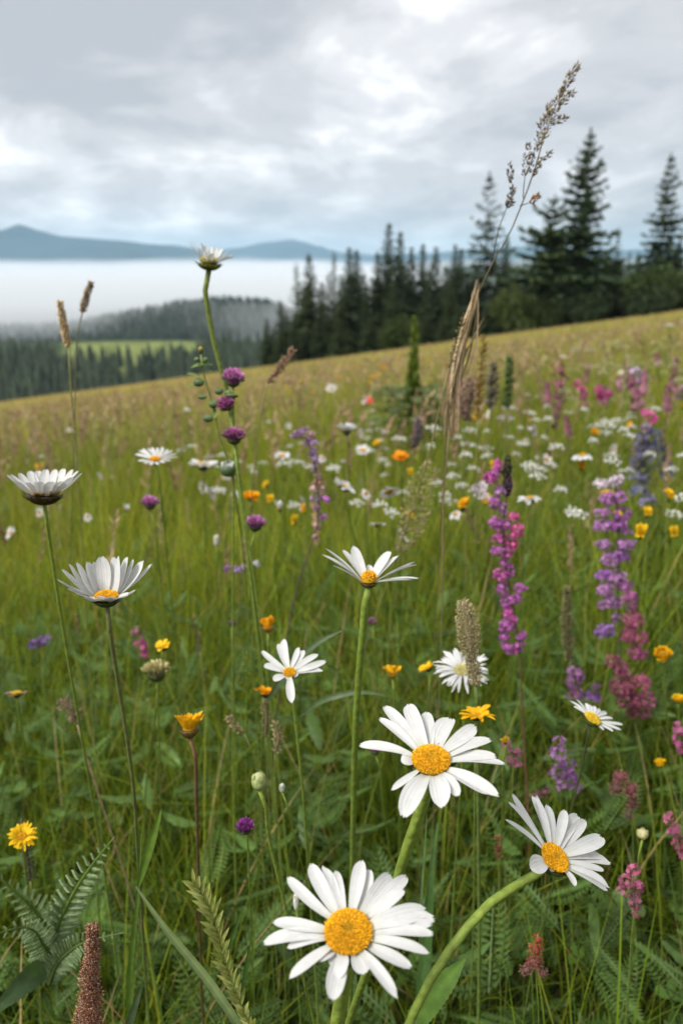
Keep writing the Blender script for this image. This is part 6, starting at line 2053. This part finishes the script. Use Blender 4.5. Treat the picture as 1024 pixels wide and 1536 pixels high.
def build_grass():
    zero = lambda x, y: np.zeros_like(x)
    near_h = lambda x, y: .55 + .45 * sstep(.35, 1.3, y)
    # low tangle, then taller blades
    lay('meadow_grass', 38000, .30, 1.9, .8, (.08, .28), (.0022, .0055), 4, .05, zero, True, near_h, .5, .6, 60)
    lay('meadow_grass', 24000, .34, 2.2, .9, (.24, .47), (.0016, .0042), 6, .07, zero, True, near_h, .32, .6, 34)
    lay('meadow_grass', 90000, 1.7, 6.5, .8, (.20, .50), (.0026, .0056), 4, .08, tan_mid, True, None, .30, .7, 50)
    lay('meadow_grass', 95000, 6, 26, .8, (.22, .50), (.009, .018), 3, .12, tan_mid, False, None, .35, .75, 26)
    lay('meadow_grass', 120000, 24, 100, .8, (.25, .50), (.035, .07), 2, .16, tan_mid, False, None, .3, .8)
    # flowering stalks of the grasses: thin culms with a loose brownish head
    def culms(n, y0, y1, p, hr, wr, headl, headw, cols, prot, spike=7, sp=.42, lk=1.0):
        x, y = scatter(n, y0, y1, p)
        u = x / y
        kp = rng.random(n) < (.55 + .45 * fnoise(x, y, 2.5, 2, 3.0) - .25 * u)
        x, y = x[kp], y[kp]
        n = len(x)
        z = ground(x, y)
        hh = rng.uniform(*hr, n)
        az = rng.uniform(0, 2 * pi, n)
        lean, cl = np.abs(rng.normal(0, .13, n)), np.abs(rng.normal(0, .15, n))
        col = np.array(cols)[rng.integers(0, len(cols), n)] * rng.uniform(.75, 1.25, (n, 1))
        base = np.stack([x, y, z], 1)
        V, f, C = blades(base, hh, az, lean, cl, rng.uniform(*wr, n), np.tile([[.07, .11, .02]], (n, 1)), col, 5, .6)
        if prot:
            k = clear_of_heads(V)
            V, C, col, hh = V[k], C[k], col[k], hh[k]
            n = len(V)
        mb = MB()
        flush(mb, V, f, C)
        top = V[:, -2:].mean(1)
        pre = V[:, -4:-2].mean(1)
        d = unit(top - pre)
        T = np.array([(0, 0, 0), (.5, 0, .45), (0, 0, 1), (-.5, 0, .45)])
        for k in range(spike):
            s = k / spike
            pos = top - d * (hh * headl * (1 - s))[:, None] + rng.normal(0, .004, (n, 3)) * hh[:, None]
            dd = d * .9 + rng.normal(0, sp, (n, 3))
            ln = hh * headl * rng.uniform(.22, .42, n) * lk
            stamp(mb, T, np.array([(0, 1, 2, 3)]), pos, frames(dd, rng.uniform(0, 6.28, n)), np.stack([ln * headw, ln * headw, ln], 1), col * rng.uniform(.8, 1.2, (n, 1)))
        o = mb.build('flowering_grass', M_DRY, smooth=False)
        tag(o, kind='stuff')
    HEADS = [(.34, .26, .13), (.42, .31, .16), (.32, .20, .13), (.27, .25, .11), (.38, .24, .16)]
    culms(130, .95, 2.2, 1, (.34, .56), (.0010, .0018), .20, .22, HEADS, True, 60, .24, .5)
    culms(3200, 2.0, 7, .9, (.40, .66), (.0022, .004), .22, .26, HEADS, True, 18, .30, .7)
    culms(9000, 6, 26, .9, (.42, .62), (.006, .010), .26, .55, HEADS, False, 5)
    culms(14000, 22, 98, .9, (.40, .60), (.02, .03), .3, .8, HEADS, False, 3)

    # herbs between the blades: feathery, clover-like and lance leaves
    def feather():
        V, F = [], []
        for i in range(15):
            s = (i + 1) / 15.5
            ln = .22 * math.sin(pi * min(1, s * .9 + .12)) ** .8
            for sg in (-1, 1):
                b = len(V)
                zz = .35 * s - .28 * s * s
                V += [(0, s, zz), (sg * ln * .5, s + .05, zz + .02), (sg * ln, s + .10, zz - .01), (sg * ln * .5, s + .0, zz + .0)]
                F.append((b, b + 1, b + 2, b + 3))
                b = len(V)
                V += [(sg * ln * .45, s + .03, zz), (sg * ln * .5, s + .10, zz + .03), (sg * ln * .62, s + .13, zz), (sg * ln * .55, s + .05, zz)]
                F.append((b, b + 1, b + 2, b + 3))
        b = len(V)
        V += [(-.008, 0, 0), (.008, 0, 0), (.004, 1.0, .07), (-.004, 1.0, .07)]
        F.append((b, b + 1, b + 2, b + 3))
        return np.array(V), np.array(F)

    def lance(nw=3, nl=7, w=.14, ruff=.0):
        V, F = [], []
        for i in range(nl + 1):
            s = i / nl
            ww = w * math.sin(pi * (s * .93 + .05)) ** .8 * (1 + ruff * (i % 2))
            for j in range(nw):
                q = j / (nw - 1) * 2 - 1
                V.append((q * ww, s, .38 * s - .40 * s * s + .25 * ww * abs(q)))
        for i in range(nl):
            for j in range(nw - 1):
                F.append((i * nw + j, i * nw + j + 1, (i + 1) * nw + j + 1, (i + 1) * nw + j))
        return np.array(V), np.array(F)

    def trefoil():
        V, F = [], []
        for a in (-1.15, 0, 1.15):
            c, s_ = math.cos(a), math.sin(a)
            b = len(V)
            for (x, y, z) in [(0, .02, 0), (.13, .25, .05), (.15, .48, .03), (0, .56, -.03), (-.15, .48, .03), (-.13, .25, .05), (0, .3, -.01)]:
                V.append((x * c + y * s_, -x * s_ + y * c + .7, z + .45))
            F += [(b, b + 1, b + 2, b + 6), (b + 6, b + 2, b + 3, b + 4), (b, b + 6, b + 4, b + 5)]
        b = len(V)
        V += [(-.012, 0, 0), (.012, 0, 0), (.012, .7, .45), (-.012, .7, .45)]
        F.append((b, b + 1, b + 2, b + 3))
        return np.array(V), np.array(F)

    def herbs(tpl, n, y0, y1, zr, sr, tone, p=.9, var=.2):
        TV, TF = tpl
        x, y = scatter(n, y0, y1, p, .6, .6)
        z = ground(x, y) + rng.uniform(*zr, n) * (.5 + .5 * sstep(.35, 1.2, y))
        a = rng.uniform(0, 6.28, n)
        el = rng.uniform(-.15, .9, n)
        yd = np.stack([np.cos(a) * np.cos(el), np.sin(a) * np.cos(el), np.sin(el)], 1)
        xd = np.stack([-np.sin(a), np.cos(a), rng.normal(0, .2, n)], 1)
        xd = unit(xd - yd * (xd * yd).sum(1, keepdims=True))
        M = np.stack([xd, yd, np.cross(xd, yd)], 2)
        s = rng.uniform(*sr, n)
        c = np.array(tone)[None] * (1 + rng.normal(0, var, (n, 1))).clip(.4, 1.8)
        tip = np.stack([x, y, z], 1)
        T3 = np.stack([tip, tip + yd * s[:, None] * .5, tip + yd * s[:, None]], 1)
        k = clear_of_heads(T3)
        mb = MB()
        stamp(mb, TV, TF, tip[k], M[k], s[k], c[k], np.linspace(.8, 1.15, len(TV))[:, None])
        return mb

    for tpl, args, kw in ((feather(), (6000, .35, 2.4, (.02, .26), (.04, .10), (.080, .145, .026)), {}),
                          (lance(3, 7, .10), (900, .35, 2.6, (.02, .20), (.03, .07), (.090, .160, .030)), {}),
                          (lance(3, 9, .10, .35), (1500, .4, 2.6, (.02, .24), (.03, .08), (.080, .145, .030)), {}),
                          (trefoil(), (1600, .35, 2.4, (.03, .18), (.025, .045), (.085, .160, .028)), {}),
                          (lance(3, 7, .09), (3000, 2.2, 8, (.05, .30), (.05, .11), (.12, .18, .034)), dict(p=.8))):
        o = herbs(tpl, *args, **kw).build('undergrowth', M_LEAF)
        tag(o, kind='stuff')

build_grass()
